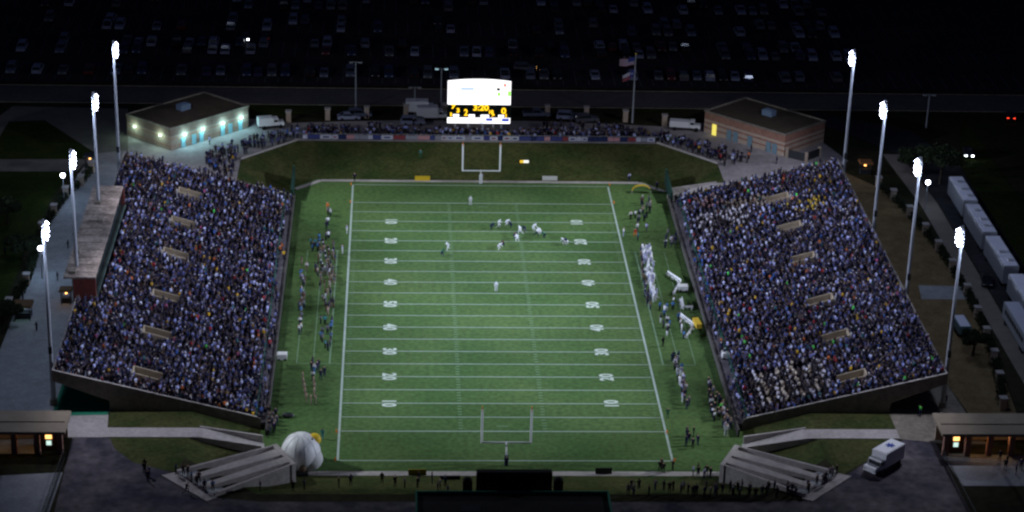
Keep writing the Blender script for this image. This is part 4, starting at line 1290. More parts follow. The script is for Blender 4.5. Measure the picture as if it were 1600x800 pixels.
# two small dark pads and a white cart on the left sideline
for px, py, lab in ((450, 652, 'dark equipment bag lying on the near left corner of the field'), (483, 684, 'dark equipment bag right behind the white inflatable dome')):
    x, y, _ = at(px, py, 0)
    q = MB(); q.ball((x, y, .35), .8, n=10, m=6, sc=(1.2, .7, .5)); q.box((x, y, .66), (.5, .12, .1)); tag(q.build('equipment_bag', M_DARKM), lab, 'bag')
for px, py, lab in ((441, 562, 'white drinks cart on the walkway before the near part of the left stand'), (1135, 560, 'white drinks cart before the near part of the right stand'), (1067, 455, 'white covered cart beside the farther white benches')):
    z = 1.1 if px != 1067 else 0.02
    x, y, _ = at(px, py, z)
    e = empty('drinks_cart', (x, y, z), lab, 'cart')
    q = MB(); q.box((x, y, z + .25), (1.5, 1.2, .8)); q.build('body', M_WHITE, e)
    q = MB(); q.box((x, y, z + 1.05), (1.6, 1.3, .1), 0, .9); q.build('lid', M_OFFW, e)
    q = MB(); q.tube((x - .5, y - .62, z + .25), (x - .5, y + .62, z + .25), .22); q.tube((x + .5, y - .62, z + .25), (x + .5, y + .62, z + .25), .22); q.build('wheels', M_RUBBER, e)
# green pole pads / corner nets at the far corners
for s, lab in ((-1, 'dark green netting post at the far left corner of the field'), (1, 'dark green netting post at the far right corner of the field')):
    e = empty('netting_post', (s * 35.6, 56.0, 0), lab, 'post')
    q = MB(); q.tube((s * 35.6, 56, 0), (s * 35.6, 56, 3.4), .12); q.tube((s * 35.6, 50, 0), (s * 35.6, 50, 2.6), .12); q.build('posts', M_GREENP, e)
    q = MB(); q.prism([(s * 35.4, 46), (s * 35.8, 46), (s * 35.8, 56), (s * 35.4, 56)] if s > 0 else [(-35.8, 46), (-35.4, 46), (-35.4, 56), (-35.8, 56)], .2, [2.4, 2.4, 3.2, 3.2]); q.build('netting', mat('dark green netting', (.010, .035, .028)), e)

# ------------------------------------------------------------------ people (skinned figures)
SK = [mat('skin light', (.52, .32, .23)), mat('skin dark', (.16, .08, .05))]
HR = [mat('hair dark', (.02, .014, .01)), mat('hair fair', (.25, .16, .07))]
POSES = {
    # joints: pelvis, chest, neck, head, crown; l/r shoulder elbow hand ; l/r hip knee foot toe
    'stand': dict(pel=(0, 0, .95), ch=(0, 0, 1.32), nk=(0, 0, 1.5), hd=(.02, 0, 1.62), cr=(.01, 0, 1.76),
                  arms=[((0, .19, 1.42), (-.02, .27, 1.15), (.06, .27, .92)), ((0, -.19, 1.42), (-.02, -.27, 1.15), (.08, -.25, .93))],
                  legs=[((0, .10, .90), (.03, .12, .50), (0, .13, .07), (.16, .14, .04)), ((0, -.10, .90), (.01, -.13, .50), (-.03, -.14, .07), (.13, -.16, .04))]),
    'run': dict(pel=(0, 0, .90), ch=(.14, 0, 1.26), nk=(.22, 0, 1.42), hd=(.29, 0, 1.53), cr=(.32, 0, 1.67),
                arms=[((.18, .20, 1.35), (-.02, .32, 1.12), (.2, .32, 1.0)), ((.18, -.20, 1.35), (.34, -.32, 1.14), (.5, -.22, 1.28))],
                legs=[((0, .10, .86), (.36, .12, .62), (.26, .13, .16), (.42, .13, .12)), ((0, -.10, .86), (-.12, -.13, .46), (-.52, -.13, .30), (-.5, -.14, .16))]),
    'crouch': dict(pel=(-.22, 0, .62), ch=(.14, 0, .90), nk=(.30, 0, 1.0), hd=(.42, 0, 1.05), cr=(.48, 0, 1.18),
                   arms=[((.2, .22, .95), (.38, .34, .72), (.55, .25, .55)), ((.2, -.22, .95), (.36, -.32, .7), (.52, -.22, .5))],
                   legs=[((-.2, .12, .6), (.18, .2, .48), (-.1, .22, .08), (.08, .24, .04)), ((-.2, -.12, .6), (.14, -.2, .46), (-.2, -.24, .08), (-.02, -.26, .04))]),
    'sit': dict(pel=(0, 0, .52), ch=(.03, 0, .88), nk=(.04, 0, 1.06), hd=(.06, 0, 1.18), cr=(.05, 0, 1.32),
                arms=[((.02, .19, .98), (.06, .27, .72), (.28, .18, .62)), ((.02, -.19, .98), (.06, -.27, .72), (.30, -.16, .62))],
                legs=[((0, .10, .50), (.42, .13, .52), (.40, .13, .08), (.56, .14, .05)), ((0, -.10, .50), (.42, -.13, .52), (.42, -.13, .08), (.57, -.15, .05))]),
}


def pose_geometry(p, bulk=1.0):
    V = []; E_ = []; R_ = []; T = []
    def add(co, r, t, par=None):
        V.append(co); R_.append(r); T.append(t)
        if par is not None: E_.append((par, len(V) - 1))
        return len(V) - 1
    pel = add(p['pel'], .15, 'pants'); ch = add(p['ch'], .17 * bulk, 'shirt', pel); nk = add(p['nk'], .065, 'skin', ch)
    hd = add(p['hd'], .10, 'skin', nk); add(p['cr'], .085, 'hair', hd)
    for a in p['arms']:
        s = add(a[0], .085 * bulk, 'shirt', ch); el = add(a[1], .052, 'shirt', s); add(a[2], .04, 'skin', el)
    for l in p['legs']:
        h = add(l[0], .105, 'pants', pel); kn = add(l[1], .07, 'pants', h); ft = add(l[2], .05, 'pants', kn); add(l[3], .045, 'shoe', ft)
    me = bpy.data.meshes.new('tmp'); me.from_pydata(V, E_, [])
    o = bpy.data.objects.new('tmp', me); col.objects.link(o)
    sk = o.modifiers.new('s', 'SKIN'); sb = o.modifiers.new('b', 'SUBSURF'); sb.levels = 1; sb.render_levels = 1
    bpy.context.view_layer.objects.active = o
    for i, v in enumerate(me.skin_vertices[0].data):
        v.radius = (R_[i], R_[i]); v.use_root = (i == 0)
    dg = bpy.context.evaluated_depsgraph_get()
    out = bpy.data.meshes.new_from_object(o.evaluated_get(dg))
    bpy.data.objects.remove(o)
    order = ['skin', 'shirt', 'pants', 'hair', 'shoe']
    Va = [Vector(v) for v in V]
    # colour each face by its nearest bone section
    for f in out.polygons:
        c = f.center; best = 1e9; bi = 0
        for i, v in enumerate(Va):
            d = (c - v).length - R_[i] * .6
            if d < best: best = d; bi = i
        f.material_index = order.index(T[bi]); f.use_smooth = True
    if len(out.polygons) < 20:
        raise RuntimeError('skin failed')
    return out


geo = {k: pose_geometry(v) for k, v in POSES.items()}
geo['player_stand'] = pose_geometry(POSES['stand'], 1.25)
geo['player_run'] = pose_geometry(POSES['run'], 1.25)
geo['player_crouch'] = pose_geometry(POSES['crouch'], 1.2)
C_ = lambda n_, c: mat('cloth ' + n_, c, rough=.9, spec=.1)
CL = {'white': C_('white', (.72, .72, .76)), 'navy': C_('navy', (.015, .02, .06)), 'black': C_('black', (.012, .012, .014)), 'grey': C_('grey', (.13, .13, .15)),
      'tan': C_('tan', (.25, .19, .15)), 'blue': C_('blue', (.06, .16, .36)), 'green': C_('green', (.03, .12, .07)), 'red': C_('red', (.42, .04, .03)), 'orange': C_('orange', (.7, .2, .05)),
      'lavender': C_('lavender', (.34, .34, .52)), 'yellow': C_('yellow', (.6, .42, .05)), 'lime': C_('lime', (.15, .8, .12)), 'brown': C_('brown', (.10, .06, .04)), 'teal': C_('teal', (.04, .18, .2))}
CL_RGB = {k: tuple(v.node_tree.nodes['Principled BSDF'].inputs['Base Color'].default_value)[:3] for k, v in CL.items()}
pm_cache = {}
def person_mesh(pose, top, bottom, helmet=None, skin=0):
    k = (pose, top, bottom, helmet, skin)
    if k not in pm_cache:
        me = geo[pose].copy(); me.name = 'person'
        for q in (SK[skin] if helmet is None else CL[helmet], CL[top], CL[bottom], HR[0] if helmet is None else CL[helmet], CL['black']):
            me.materials.append(q)
        pm_cache[k] = me
    return pm_cache[k]


REQ = []
def person(x, y, z, pose, top, bottom, label, group=None, rz=None, helmet=None, sc=1.0):
    REQ.append((x, y, z, pose, top, bottom, label, group, random.uniform(0, 6.28) if rz is None else rz, helmet, sc))


def make_person(x, y, z, pose, top, bottom, label, group, rz, helmet, sc):
    o = bpy.data.objects.new('person', person_mesh(pose, top, bottom, helmet, 0 if random.random() < .7 else 1))
    o.location = (x, y, z); o.rotation_euler = (0, 0, rz); o.scale = (sc, sc, sc)
    col.objects.link(o)
    return tag(o, label, 'person', group)


PS = 1.08
def pat(px, py, *a, z=0.0, **k):
    x, y, _ = at(px, py, z); k.setdefault('sc', PS)
    return person(x, y, z + .02, *a, **k)


# players on the field (foot points)
pat(735, 321, 'player_stand', 'white', 'white', 'lone player in white standing on the far goal line left of the goal posts', helmet='white', rz=-1.5)
pat(779, 357, 'player_run', 'white', 'white', 'player in white running at the left end of the cluster of players', helmet='white', rz=.3)
pat(768, 358, 'player_crouch', 'navy', 'navy', 'dark clad player crouching left of the leftmost white player in the cluster', helmet='navy', rz=0)
pat(792, 352, 'player_crouch', 'white', 'white', 'player in white bending second from left in the cluster', helmet='white', rz=-.4)
pat(798, 356, 'player_crouch', 'navy', 'navy', 'dark clad player crouching right of the second white player', helmet='navy', rz=3)
pat(813, 367, 'player_run', 'white', 'white', 'player in white upright in the middle of the cluster', helmet='white', rz=2.6)
pat(820, 363, 'player_crouch', 'navy', 'grey', 'dark clad player right of the middle white player', helmet='navy', rz=3)
pat(808, 377, 'player_crouch', 'white', 'white', 'player in white bending just below the middle of the cluster', helmet='white', rz=1.9)
pat(804, 373, 'player_crouch', 'brown', 'navy', 'dark clad player beside the lowest white player of the cluster', helmet='navy', rz=.5)
pat(834, 360, 'player_crouch', 'white', 'white', 'player in white at the upper right of the cluster', helmet='white', rz=.6)
pat(838, 370, 'player_run', 'white', 'navy', 'player in white and navy at the right of the cluster', helmet='white', rz=-.5)
pat(843, 366, 'player_crouch', 'white', 'white', 'player in white bending at the right edge of the cluster', helmet='white', rz=2.5)
pat(850, 372, 'player_crouch', 'green', 'navy', 'dark clad player crouching outermost right of the cluster', helmet='navy', rz=3)
pat(780, 390, 'player_crouch', 'white', 'white', 'player in white crouching below left of the cluster on the field', helmet='white', rz=.3)
pat(786, 386, 'player_crouch', 'brown', 'navy', 'dark clad player close behind the crouching white player below the cluster', helmet='navy', rz=2)
pat(881, 382, 'player_crouch', 'white', 'white', 'player in white bending alone between the cluster and the right numbers', helmet='white', rz=2.7)
pat(885, 382, 'player_crouch', 'navy', 'white', 'player in navy shirt bending behind the white player right of the cluster', helmet='navy', rz=2.7)
pat(700, 392, 'player_run', 'white', 'white', 'player in white running well left of the cluster', helmet='white', rz=3.9)
pat(691, 400, 'player_crouch', 'green', 'navy', 'dark clad player just below left of the white runner', helmet='navy', rz=1)
pat(775, 456, 'player_stand', 'white', 'white', 'lone player in white near midfield between the hash marks', helmet='white', rz=1.57)
pat(542, 365, 'stand', 'lavender', 'white', 'referee in pale shirt on the far left sideline', rz=0)
pat(535, 397, 'stand', 'lavender', 'white', 'referee in pale shirt on the left sideline beside the team', rz=0)
pat(974, 370, 'stand', 'white', 'lavender', 'referee in white on the far right sideline', rz=3)
pat(752, 284, 'stand', 'lavender', 'white', 'person in pale clothes at the foot of the far goal post', rz=-1.5)
pat(791, 730, 'stand', 'navy', 'black', 'dark clad person at the foot of the near goal post', rz=1.5)
pat(1026, 297, 'stand', 'navy', 'black', 'dark clad person at the far right corner before the netting post', rz=2)
pat(983, 284, 'stand', 'lavender', 'navy', 'person in pale shirt on the far end path right of the white sign', rz=2)
pat(554, 284, 'stand', 'navy', 'black', 'dark clad person on the far end path at the left sideline', rz=2)
pat(1043, 654, 'stand', 'green', 'green', 'person in green standing just outside the near right sideline')
pat(504, 687, 'stand', 'teal', 'teal', 'person in teal standing right of the white inflatable dome')
pat(993, 372, 'run', 'red', 'orange', 'person in bright red on the far right sideline beside the referees')
pat(985, 344, 'stand', 'white', 'black', 'person with orange and white cape on the far right sideline')
pat(512, 330, 'stand', 'orange', 'orange', 'person in orange near the far left corner of the field')
x, y, _ = at(657, 246, 1.9); person(x, y, 1.75, 'stand', 'teal', 'green', 'person in teal on the far grass bank left of the goal post', sc=PS)


def inside(p, poly):
    c = False; n_ = len(poly)
    for i in range(n_):
        x1, y1 = poly[i]; x2, y2 = poly[(i + 1) % n_]
        if (y1 > p[1]) != (y2 > p[1]) and p[0] < (x2 - x1) * (p[1] - y1) / (y2 - y1 + 1e-9) + x1: c = not c
    return c


def scatter(polypx, n_, tops, bottoms, label, group, z=0.0, poses=('stand',), dmin=.55, helmet=None, rz=None, jit=.4):
    P = poly_at(polypx, z); xs = [p[0] for p in P]; ys = [p[1] for p in P]; got = []; tries = 0
    while len(got) < n_ and tries < n_ * 200:
        tries += 1
        q = (random.uniform(min(xs), max(xs)), random.uniform(min(ys), max(ys)))
        if not inside(q, P) or any((q[0] - g[0]) ** 2 + (q[1] - g[1]) ** 2 < dmin ** 2 for g in got): continue
        got.append(q); t = random.choice(tops)
        person(q[0], q[1], z + .02, random.choice(poses), t, random.choice(bottoms), label, group,
               rz=None if rz is None else rz + random.uniform(-jit, jit), helmet=(t if helmet == 'top' else helmet), sc=PS)


pz = ('player_stand', 'player_stand', 'player_run', 'stand')
# right team: white block along the sideline
scatter([(1003, 394), (1018, 392), (1022, 440), (1028, 478), (1020, 484), (1012, 446)], 52, ['white', 'white', 'white', 'lavender'], ['white', 'white', 'white', 'lavender'], 'player in white uniform in the dense line on the right sideline', 'white team line on the right sideline', poses=pz, helmet='top', rz=3.1, dmin=.45)
scatter([(998, 398), (1003, 398), (1017, 484), (1010, 484)], 18, ['navy', 'black', 'brown'], ['black', 'navy', 'tan'], 'dark clad coach standing between the white team line and the right sideline', 'coaches before the white team line', rz=3.1)
scatter([(990, 335), (1012, 330), (1018, 372), (994, 380)], 9, ['lavender', 'white', 'navy', 'teal', 'grey'], ['navy', 'black', 'grey'], 'person standing in the loose group at the far right corner of the field', 'loose group at the far right corner')
scatter([(1000, 318), (1016, 316), (1018, 345), (1000, 345)], 10, ['black', 'tan', 'brown', 'grey'], ['black', 'navy'], 'dark clad band member among drums below the yellow canopy', 'drum group below the yellow canopy')
scatter([(1040, 368), (1058, 366), (1060, 386), (1038, 390)], 10, ['grey', 'white', 'navy', 'teal'], ['navy', 'grey'], 'person gathered at the rail before the far part of the right stand', 'group at the rail of the right stand')
scatter([(1030, 485), (1068, 470), (1078, 540), (1034, 545)], 17, ['white', 'navy', 'black', 'blue', 'white'], ['navy', 'black', 'white'], 'team helper moving around the white bench rows on the right', 'helpers around the right benches', dmin=1.0)
scatter([(1048, 560), (1062, 560), (1078, 640), (1070, 645), (1058, 600)], 26, ['navy', 'blue', 'lavender', 'white', 'grey'], ['navy', 'black', 'white'], 'person in the line standing near the right stand beside the coaching box', 'line of people near the right stand', dmin=.6)
scatter([(1066, 678), (1096, 676), (1090, 700), (1070, 702)], 7, ['navy', 'black'], ['black', 'navy'], 'dark clad person standing at the near right corner of the field', 'dark group at the near right corner', dmin=.8)
scatter([(1104, 600), (1130, 640), (1150, 672), (1134, 680), (1112, 660)], 34, ['black', 'navy', 'grey', 'black', 'lavender', 'tan', 'white'], ['black', 'navy'], 'onlooker crowding the foot of the right stand at its near end', 'onlookers at the foot of the right stand', dmin=.55)
pat(1134, 682, 'stand', 'white', 'white', 'onlooker all in white at the near foot of the right stand', sc=1.3)
pat(1126, 645, 'stand', 'lime', 'black', 'onlooker in bright lime vest at the foot of the right stand')
# left team
scatter([(505, 330), (516, 330), (518, 378), (508, 378)], 7, ['white', 'navy', 'grey'], ['navy', 'black'], 'person in the thin file of the left sideline nearest the far corner', 'thin file on the left sideline')
scatter([(496, 378), (524, 384), (526, 440), (520, 500), (506, 500), (490, 420)], 62, ['navy', 'brown', 'tan', 'black', 'tan', 'grey'], ['tan', 'white', 'brown', 'grey'], 'player in dark shirt and tan trousers crowding the left sideline', 'dark team on the left sideline', poses=pz, helmet='top', rz=0, dmin=.5)
scatter([(480, 382), (502, 376), (504, 392), (484, 396)], 7, ['blue', 'teal', 'navy'], ['black', 'navy'], 'person in blue in the small group behind the dark team', 'blue group behind the dark team', dmin=.8)
scatter([(471, 410), (480, 412), (474, 520), (464, 525)], 20, ['grey', 'lavender', 'blue', 'brown', 'white'], ['grey', 'navy', 'tan'], 'person on the bench line close to the left stand', 'bench line close to the left stand', dmin=.6)
scatter([(500, 505), (520, 505), (516, 555), (498, 558)], 13, ['blue', 'teal', 'navy', 'grey'], ['navy', 'black'], 'person in blue near the lower end of the left coaching box', 'blue helpers in the left coaching box', dmin=.7)
scatter([(485, 565), (512, 568), (512, 602), (488, 600)], 9, ['blue', 'navy', 'white', 'black'], ['navy', 'blue'], 'person in the two tight groups below the left coaching box', 'tight groups below the left coaching box', dmin=.6)
for px, py in ((473, 597), (474, 606), (476, 614), (477, 622), (479, 630), (490, 604), (492, 612), (491, 621), (486, 633), (493, 632)):
    pat(px, py, 'stand', 'tan', 'tan', 'cheerleader in tan outfit standing in the two rows near the left stand', 'cheerleaders near the left stand', rz=3.1)
scatter([(412, 655), (430, 640), (434, 678), (418, 684)], 14, ['navy', 'black', 'grey', 'teal'], ['black', 'navy'], 'onlooker at the near foot of the left stand above the ramp', 'onlookers at the foot of the left stand', dmin=.6)
# near end plaza and lawns
scatter([(975, 764), (1240, 768), (1245, 780), (975, 776)], 40, ['black', 'navy', 'black', 'grey'], ['black', 'navy'], 'dark silhouetted onlooker in the row behind the near right grass bank', 'onlookers behind the near right bank', z=G, dmin=.6)
scatter([(630, 752), (700, 752), (700, 778), (630, 778)], 8, ['black', 'navy', 'grey'], ['black', 'navy'], 'dark silhouetted person left of the field house at the bottom', 'people left of the field house', z=G, dmin=.8)
scatter([(400, 765), (620, 755), (620, 765), (400, 775)], 7, ['black', 'navy'], ['black'], 'dark lone onlooker on the near left grass bank', 'lone onlookers on the near left bank', z=G - .4, dmin=1.5)
scatter([(222, 732), (242, 732), (242, 755), (226, 755)], 4, ['black', 'navy'], ['black'], 'dark clad person walking in the group on the near left asphalt', 'walkers on the near left asphalt', z=G, dmin=.8)
pat(291, 772, 'run', 'black', 'black', 'dark clad person walking alone below the left stair block', z=G)
scatter([(1070, 736), (1110, 742), (1110, 752), (1070, 746)], 6, ['navy', 'black', 'lavender', 'red'], ['black', 'navy'], 'person gathered beside the inner end of the right stair block', 'group beside the right stair block', z=.3, dmin=.7)
scatter([(1030, 732), (1052, 732), (1052, 740), (1030, 740)], 4, ['navy', 'black'], ['black'], 'dark clad person on the near end path right of the goal post', 'dark pair on the near path', z=.03, dmin=.6)
for PP, tx in ((PL, 'left'), (PR, 'right')):
    for k in range(8):
        v = (.10, .18, .24, .44, .52, .58, .80, .88)[k]; u = random.uniform(-.02, .06)
        q = PP(u, v); person(q.x, q.y, G + .3, 'stand', random.choice(('navy', 'black', 'grey', 'blue')), 'black', 'person waiting at the upper end of the %s stair block lanes' % tx, 'people at the upper end of the %s stair block' % tx, sc=PS)
pat(1437, 650, 'stand', 'lime', 'navy', 'guard in lime vest on the slab near the right gate building', z=G)
pat(1478, 632, 'stand', 'black', 'black', 'dark clad person on the path behind the near end of the right stand', z=G)
scatter([(1560, 715), (1596, 720), (1596, 750), (1565, 740)], 5, ['black', 'navy'], ['black'], 'dark clad person standing below the right gate building', 'people below the right gate building', z=G, dmin=1)
scatter([(5, 400), (150, 300), (165, 330), (120, 400), (60, 560), (20, 560)], 9, ['black', 'navy'], ['black', 'navy'], 'dark clad person strolling on the left concourse', 'strollers on the left concourse', z=G, dmin=3)

def clump(x, y):
    return math.sin(x * .31 + math.sin(y * .17) * 2.1) * math.sin(y * .23 + x * .11) + .5 * math.sin(y * .71 + x * .37)


# ------------------------------------------------------------------ spectators
sd = random.Random(5)
def tri_tube(p0, p1, r0, r1, n_=4):
    a, b = Vector(p0), Vector(p1); d = (b - a).normalized(); u = d.orthogonal().normalized(); w = d.cross(u); vs = []
    for P, r in ((a, r0), (b, r1)):
        for k in range(n_):
            t = 2 * math.pi * (k + .5) / n_; vs.append(tuple(P + (u * math.cos(t) + w * math.sin(t)) * r))
    fs = [(i, (i + 1) % n_, n_ + (i + 1) % n_, n_ + i) for i in range(n_)]
    fs.append(tuple(range(n_, 2 * n_)))
    return vs, fs


def spectator_template(sit, arms=0):
    V = []; F = []; Rg = []          # region: 0 skin 1 top 2 bottom 3 hair
    def add(vs, fs, r):
        n_ = len(V); V.extend(vs); Rg.extend([r] * len(vs)); F.extend([tuple(i + n_ for i in f) for f in fs])
    z = .45 if sit else .88
    rings = [(z, .15, .13), (z + .28, .19, .14), (z + .48, .21, .13), (z + .56, .08, .08)]
    vs = []; 
    for zz, ry, rx in rings:
        for k in range(6):
            t = math.pi / 3 * k; vs.append((rx * math.cos(t), ry * math.sin(t), zz))
    fs = [(i * 6 + k, i * 6 + (k + 1) % 6, (i + 1) * 6 + (k + 1) % 6, (i + 1) * 6 + k) for i in range(3) for k in range(6)] + [(18, 19, 20, 21, 22, 23)]
    add(vs, fs, 1)
    for s in (-1, 1):
        if arms == 0: e1, h1 = (.05, s * .26, z + .22), (.24, s * .18, z + .14)
        elif arms == 1: e1, h1 = (.12, s * .28, z + .55), (.14, s * .22, z + .85)
        else: e1, h1 = (.1, s * .27, z + .25), (.30, s * .06, z + .38)
        a, b = tri_tube((0, s * .20, z + .48), e1, .065, .05, 4); add(a, b, 1)
        a, b = tri_tube(e1, h1, .045, .04, 4); add(a, b, 0)
        if sit:
            a, b = tri_tube((0, s * .1, .45), (.42, s * .12, .50), .09, .07, 4); add(a, b, 2)
            a, b = tri_tube((.42, s * .12, .50), (.42, s * .12, .04), .065, .05, 4); add(a, b, 2)
        else:
            a, b = tri_tube((0, s * .09, .92), (.02, s * .11, .04), .10, .06, 4); add(a, b, 2)
    def ball(c, r, reg, zmin):
        vs = []; fs = []
        ph = [-1.1, -.3, .5, 1.15] if zmin is None else [-.15, .5, 1.15]
        for a in ph:
            for k in range(6):
                t = math.pi / 3 * k; vs.append((c[0] + r * math.cos(a) * math.cos(t), c[1] + r * math.cos(a) * math.sin(t), c[2] + r * 1.2 * math.sin(a)))
        m_ = len(ph)
        for i in range(m_ - 1):
            for k in range(6): fs.append((i * 6 + k, i * 6 + (k + 1) % 6, (i + 1) * 6 + (k + 1) % 6, (i + 1) * 6 + k))
        fs.append(tuple((m_ - 1) * 6 + k for k in range(6)))
        add(vs, fs, reg)
    ball((.02, 0, z + .69), .10, 0, None)
    ball((-.01, 0, z + .71), .112, 3, 0)
    return np.array(V), F, np.array(Rg)


TPL = [spectator_template(True, 0), spectator_template(True, 2), spectator_template(False, 0), spectator_template(False, 2), spectator_template(False, 1)]
TOPS = [((.004, .005, .018), 36), ((.008, .013, .062), 21), ((.020, .025, .080), 12), ((.07, .08, .22), 11), ((.55, .59, .98), 10), ((.24, .27, .56), 11), ((.03, .10, .34), 4), ((.32, .02, .03), 1.6), ((.60, .36, .02), 1.6), ((.55, .14, .03), .9), ((.09, .06, .055), 4), ((.02, .12, .14), 1.3), ((.10, .7, .12), .3), ((.4, .08, .2), .6)]
BOTS = [(.008, .010, .022), (.012, .018, .045), (.03, .03, .045), (.015, .013, .012), (.07, .06, .06)]
SKC = [(.21, .16, .17), (.18, .13, .13), (.12, .07, .05), (.06, .035, .03)]
HRC = [(.015, .011, .009), (.03, .02, .015), (.16, .10, .05), (.5, .5, .55), (.02, .03, .08)]
tw = np.array([w for _, w in TOPS]); tw = tw / tw.sum()

seats = []      # (x, y, z, heading, template, top, bottom)
def seat(x, y, z, rz, tpl=None, top=None, bot=None):
    if tpl is None: tpl = int(rng.choice(5, p=[.34, .2, .22, .18, .06]))
    if top is None: top = TOPS[int(rng.choice(len(TOPS), p=tw))][0]
    if bot is None: bot = BOTS[int(rng.integers(len(BOTS)))]
    seats.append((x, y, z, rz, tpl, top, bot))


def band_style(s, x, y):
    """right stand: uniformed band blocks"""
    if s < 0: return None
    a = abs(x)
    if 38 < a < 47 and 24.5 < y < 33: return 'stripe'
    if 44 < a < 52 and 30 < y < 36: return 'tan'
    if 38 < a < 44 and 36.5 < y < 41: return 'rose'
    if 38 < a < 45.5 and 33 < y < 36.5: return 'empty'
    if 38 < a < 50 and -43.5 < y < -32: return 'cream'
    if 54 < a < 60 and 24 < y < 29: return 'yellow'
    return None


aisles = [-33, -19, -3.4, 12.3, 26.2, 39.5]
for s in (-1, 1):
    for i in range(N_ROWS):
        xc = X0 + (i + .5) * RD; zt_ = Z0 + i * RH
        if s < 0 and xc > 62.4: ylim = [(-YE, -19.6), (20.6, YE)]
        else: ylim = [(-YE, YE)]
        for y in np.arange(-YE + .35, YE - .3, .54):
            if not any(a < y < b for a, b in ylim): continue
            if vom_gap(xc) and any(abs(y - v) < VW + .3 for v in VOM_Y): continue
            if VX0 - 1.3 < xc <= VX0 and any(abs(y - v) < .7 for v in VOM_Y) and rng.random() < .7: continue
            if min(abs(y - a) for a in aisles) < .45 and rng.random() < .55: continue
            st = band_style(s, xc, y)
            if st == 'empty' and rng.random() < .7: continue
            if rng.random() < .06 + .07 * max(0, clump(xc * s + 9, y)): continue
            yy = y + rng.uniform(-.14, .14); xx = s * (xc + .12 + rng.uniform(-.36, .16)); rz = (math.pi if s > 0 else 0) + rng.uniform(-.5, .5)
            top = bot = None; tpl = None
            if st in ('stripe', 'cream'):
                k = i % 3
                top = [(.62, .60, .68), (.60, .52, .42), (.02, .02, .03)][k if st == 'cream' else (0 if (int(y * 2) % 3) else 2)]
                if rng.random() < .25: top = (.015, .015, .02)
                tpl = 2 if rng.random() < .6 else 0
                bot = (.02, .02, .03)
            elif st == 'tan' and rng.random() < .7: top = (.30, .25, .20)
            elif st == 'rose' and rng.random() < .5: top = (.35, .20, .20)
            elif st == 'yellow' and rng.random() < .45: top = (.62, .44, .04)
            seat(xx, yy, zt_, rz, tpl, top, bot)

# standing crowd on the far walkway behind the banners and round the berm ends
def stand_zone(poly, dens, z=G + .04):
    xs = [p[0] for p in poly]; ys = [p[1] for p in poly]; A_ = (max(xs) - min(xs)) * (max(ys) - min(ys))
    for _ in range(int(A_ * dens)):
        q = (rng.uniform(min(xs), max(xs)), rng.uniform(min(ys), max(ys)))
        if inside(q, poly): seat(q[0], q[1], z, -1.57 + rng.uniform(-1.2, 1.2), int(rng.choice([2, 3, 2, 3, 4])))


for s in (-1, 1):
    for y in np.arange(-44.5, 44.5, .6):
        if rng.random() < (.16 if s < 0 else .26) * (2.2 if abs(y + 8) < 12 or y < -34 else 1): seat(s * rng.uniform(35.6, 36.4), float(y), 1.12, (math.pi if s > 0 else 0) + rng.uniform(-1, 1), int(rng.choice([2, 3])))
stand_zone([(-34.5, 71.9), (34.5, 71.9), (34.0, 76.5), (8, 75.5), (-8, 75.5), (-34.0, 77.0)], 1.35)
stand_zone([(-34.5, 77.0), (-27, 77), (-12, 80), (-14, 76.5), (-34, 75)], .6)
stand_zone([(14, 76.5), (30, 76.5), (28, 79.5), (12, 79.5)], .7)
stand_zone([(-34.5, 71.6), (-46.8, 60.2), (-51.5, 62.5), (-48.5, 66.5), (-36, 76.5)], .85)
stand_zone([(-46.8, 60.2), (-46.9, 50.3), (-52.2, 50.3), (-52.5, 61)], .95)
stand_zone([(34.5, 71.6), (46.8, 60.2), (52.0, 63.0), (48.0, 67.0), (36, 76.0)], .85)
stand_zone([(46.9, 58.5), (53.5, 60.5), (53.5, 63.5), (47, 61)], .6)
for x, y in ((-52.5, 68), (53.5, 66.5), (-60.5, 57.5), (57.5, 60)): seat(x, y, G + .04, 0, 2)

# the largest-looking spectators become objects of their own, the rest one mass
cam_v = Vector(CAM)
dist = [(Vector((q[0], q[1], q[2])) - cam_v).length for q in seats]
order = np.argsort(dist)
n_single = 40
single = set(int(k) for k in order[:n_single])
tname = {}
CN = {'navy': (.016, .022, .060), 'black': (.010, .011, .022), 'grey': (.05, .055, .085), 'lavender': (.30, .32, .46), 'white': (.55, .57, .72), 'blue': (.05, .12, .30), 'red': (.35, .03, .03), 'yellow': (.55, .36, .03), 'orange': (.55, .15, .04), 'brown': (.15, .11, .08), 'teal': (.03, .12, .12), 'lime': (.08, .6, .1), 'tan': (.30, .25, .20)}
def nearest_name(c):
    return min(CN, key=lambda k: sum((a - b) ** 2 for a, b in zip(CN[k], c)))
for k in single:
    x, y, z, rz, tpl, top, bot = seats[k]
    c = nearest_name(top); side = 'left' if x < 0 else 'right'; ps = 'sit' if tpl < 2 else 'stand'
    w_ = 'seated' if ps == 'sit' else 'standing'
    person(x, y, z, ps, c, random.choice(('navy', 'black', 'grey')), '%s spectator in %s top beside the near end wall of the %s stand' % (w_, c, side), '%s spectators in %s at the near end of the %s stand' % (w_, c, side), rz=rz, sc=1.0)

# people: every one that stands out and the nearest of the groups are objects, the rest join the mass
alone = [q for q in REQ if q[7] is None]; grouped = [q for q in REQ if q[7] is not None]
grouped.sort(key=lambda q: (Vector(q[:3]) - cam_v).length - (45 if q[4] in ('white', 'lavender') else 0) + (1000 if 'onlookers behind' in q[7] and random.random() < .4 else 0))
N_ONE = 300 - len(alone)
for q in alone + grouped[:N_ONE]: make_person(*q)
for q in grouped[N_ONE:]:
    seats.append((q[0], q[1], q[2], q[8], 2 if q[3] != 'sit' else 0, CL_RGB[q[4]], CL_RGB[q[5]]))
N_PEOPLE = len(alone) + len(grouped[:N_ONE])

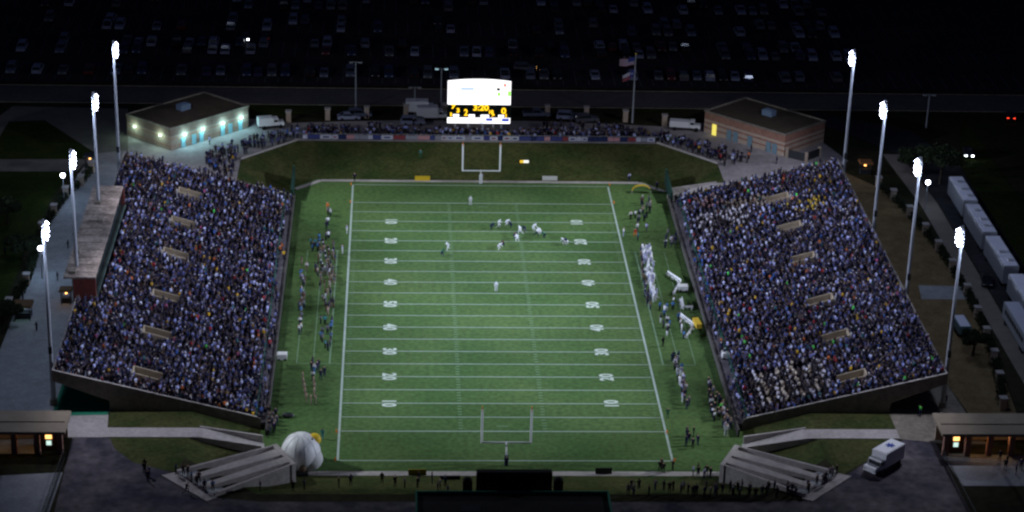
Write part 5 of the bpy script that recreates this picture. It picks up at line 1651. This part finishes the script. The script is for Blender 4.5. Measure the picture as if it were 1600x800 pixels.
VV = []; CC = []; FF_idx = []; FF_len = []; base = 0
for tpl in range(5):
    ids = [i for i, q in enumerate(seats) if q[4] == tpl and i not in single]
    if not ids: continue
    V, F, Rg = TPL[tpl]
    S = np.array([[seats[i][0], seats[i][1], seats[i][2]] for i in ids]); A_ = np.array([seats[i][3] for i in ids])
    sc_ = rng.uniform(.92, 1.10, len(ids))
    ca, sa = np.cos(A_)[:, None], np.sin(A_)[:, None]
    X = (V[:, 0][None] * ca - V[:, 1][None] * sa) * sc_[:, None] * 1.2 + S[:, 0][:, None]
    Y = (V[:, 0][None] * sa + V[:, 1][None] * ca) * sc_[:, None] * 1.2 + S[:, 1][:, None]
    Z = V[:, 2][None] * sc_[:, None] + S[:, 2][:, None]
    VV.append(np.stack([X, Y, Z], -1).reshape(-1, 3))
    pal = np.zeros((len(ids), 4, 3))
    for j, i in enumerate(ids):
        pal[j, 0] = SKC[int(rng.choice(4, p=[.4, .25, .2, .15]))]
        pal[j, 1] = np.array(seats[i][5]) * rng.uniform(.65, 1.35)
        pal[j, 2] = seats[i][6]
        pal[j, 3] = HRC[int(rng.choice(5, p=[.4, .25, .15, .09, .11]))]
    CC.append(pal[:, Rg, :].reshape(-1, 3))
    fl = np.array([len(f) for f in F]); fi = np.concatenate([np.array(f) for f in F])
    nv = len(V)
    FF_idx.append((fi[None, :] + (np.arange(len(ids)) * nv)[:, None] + base).reshape(-1))
    FF_len.append(np.tile(fl, len(ids)))
    base += nv * len(ids)
VV = np.concatenate(VV).astype(np.float32); CC = np.clip(np.concatenate(CC), 0, 1).astype(np.float32)
FI = np.concatenate(FF_idx).astype(np.int32); FL = np.concatenate(FF_len).astype(np.int32)
me = bpy.data.meshes.new('crowd')
me.vertices.add(len(VV)); me.vertices.foreach_set('co', VV.reshape(-1))
me.loops.add(len(FI)); me.loops.foreach_set('vertex_index', FI)
me.polygons.add(len(FL)); me.polygons.foreach_set('loop_start', np.concatenate([[0], np.cumsum(FL)[:-1]]).astype(np.int32))
me.update(calc_edges=True)
att = me.color_attributes.new('clothes', 'FLOAT_COLOR', 'POINT')
att.data.foreach_set('color', np.concatenate([CC, np.ones((len(CC), 1), np.float32)], 1).reshape(-1))
M_CR = bpy.data.materials.new('crowd clothes'); M_CR.use_nodes = True
nt = M_CR.node_tree; b_ = nt.nodes['Principled BSDF']; at_ = nt.nodes.new('ShaderNodeAttribute'); at_.attribute_name = 'clothes'
nt.links.new(at_.outputs['Color'], b_.inputs['Base Color']); b_.inputs['Roughness'].default_value = .85; b_.inputs['Specular IOR Level'].default_value = .2
me.materials.append(M_CR)
crowd = bpy.data.objects.new('crowd', me); col.objects.link(crowd)
crowd['kind'] = 'stuff'; crowd['label'] = 'packed mass of people filling both stands and the far walkway'
print('PEOPLE', N_PEOPLE, 'SEATS', len(seats), 'crowd verts', len(VV))
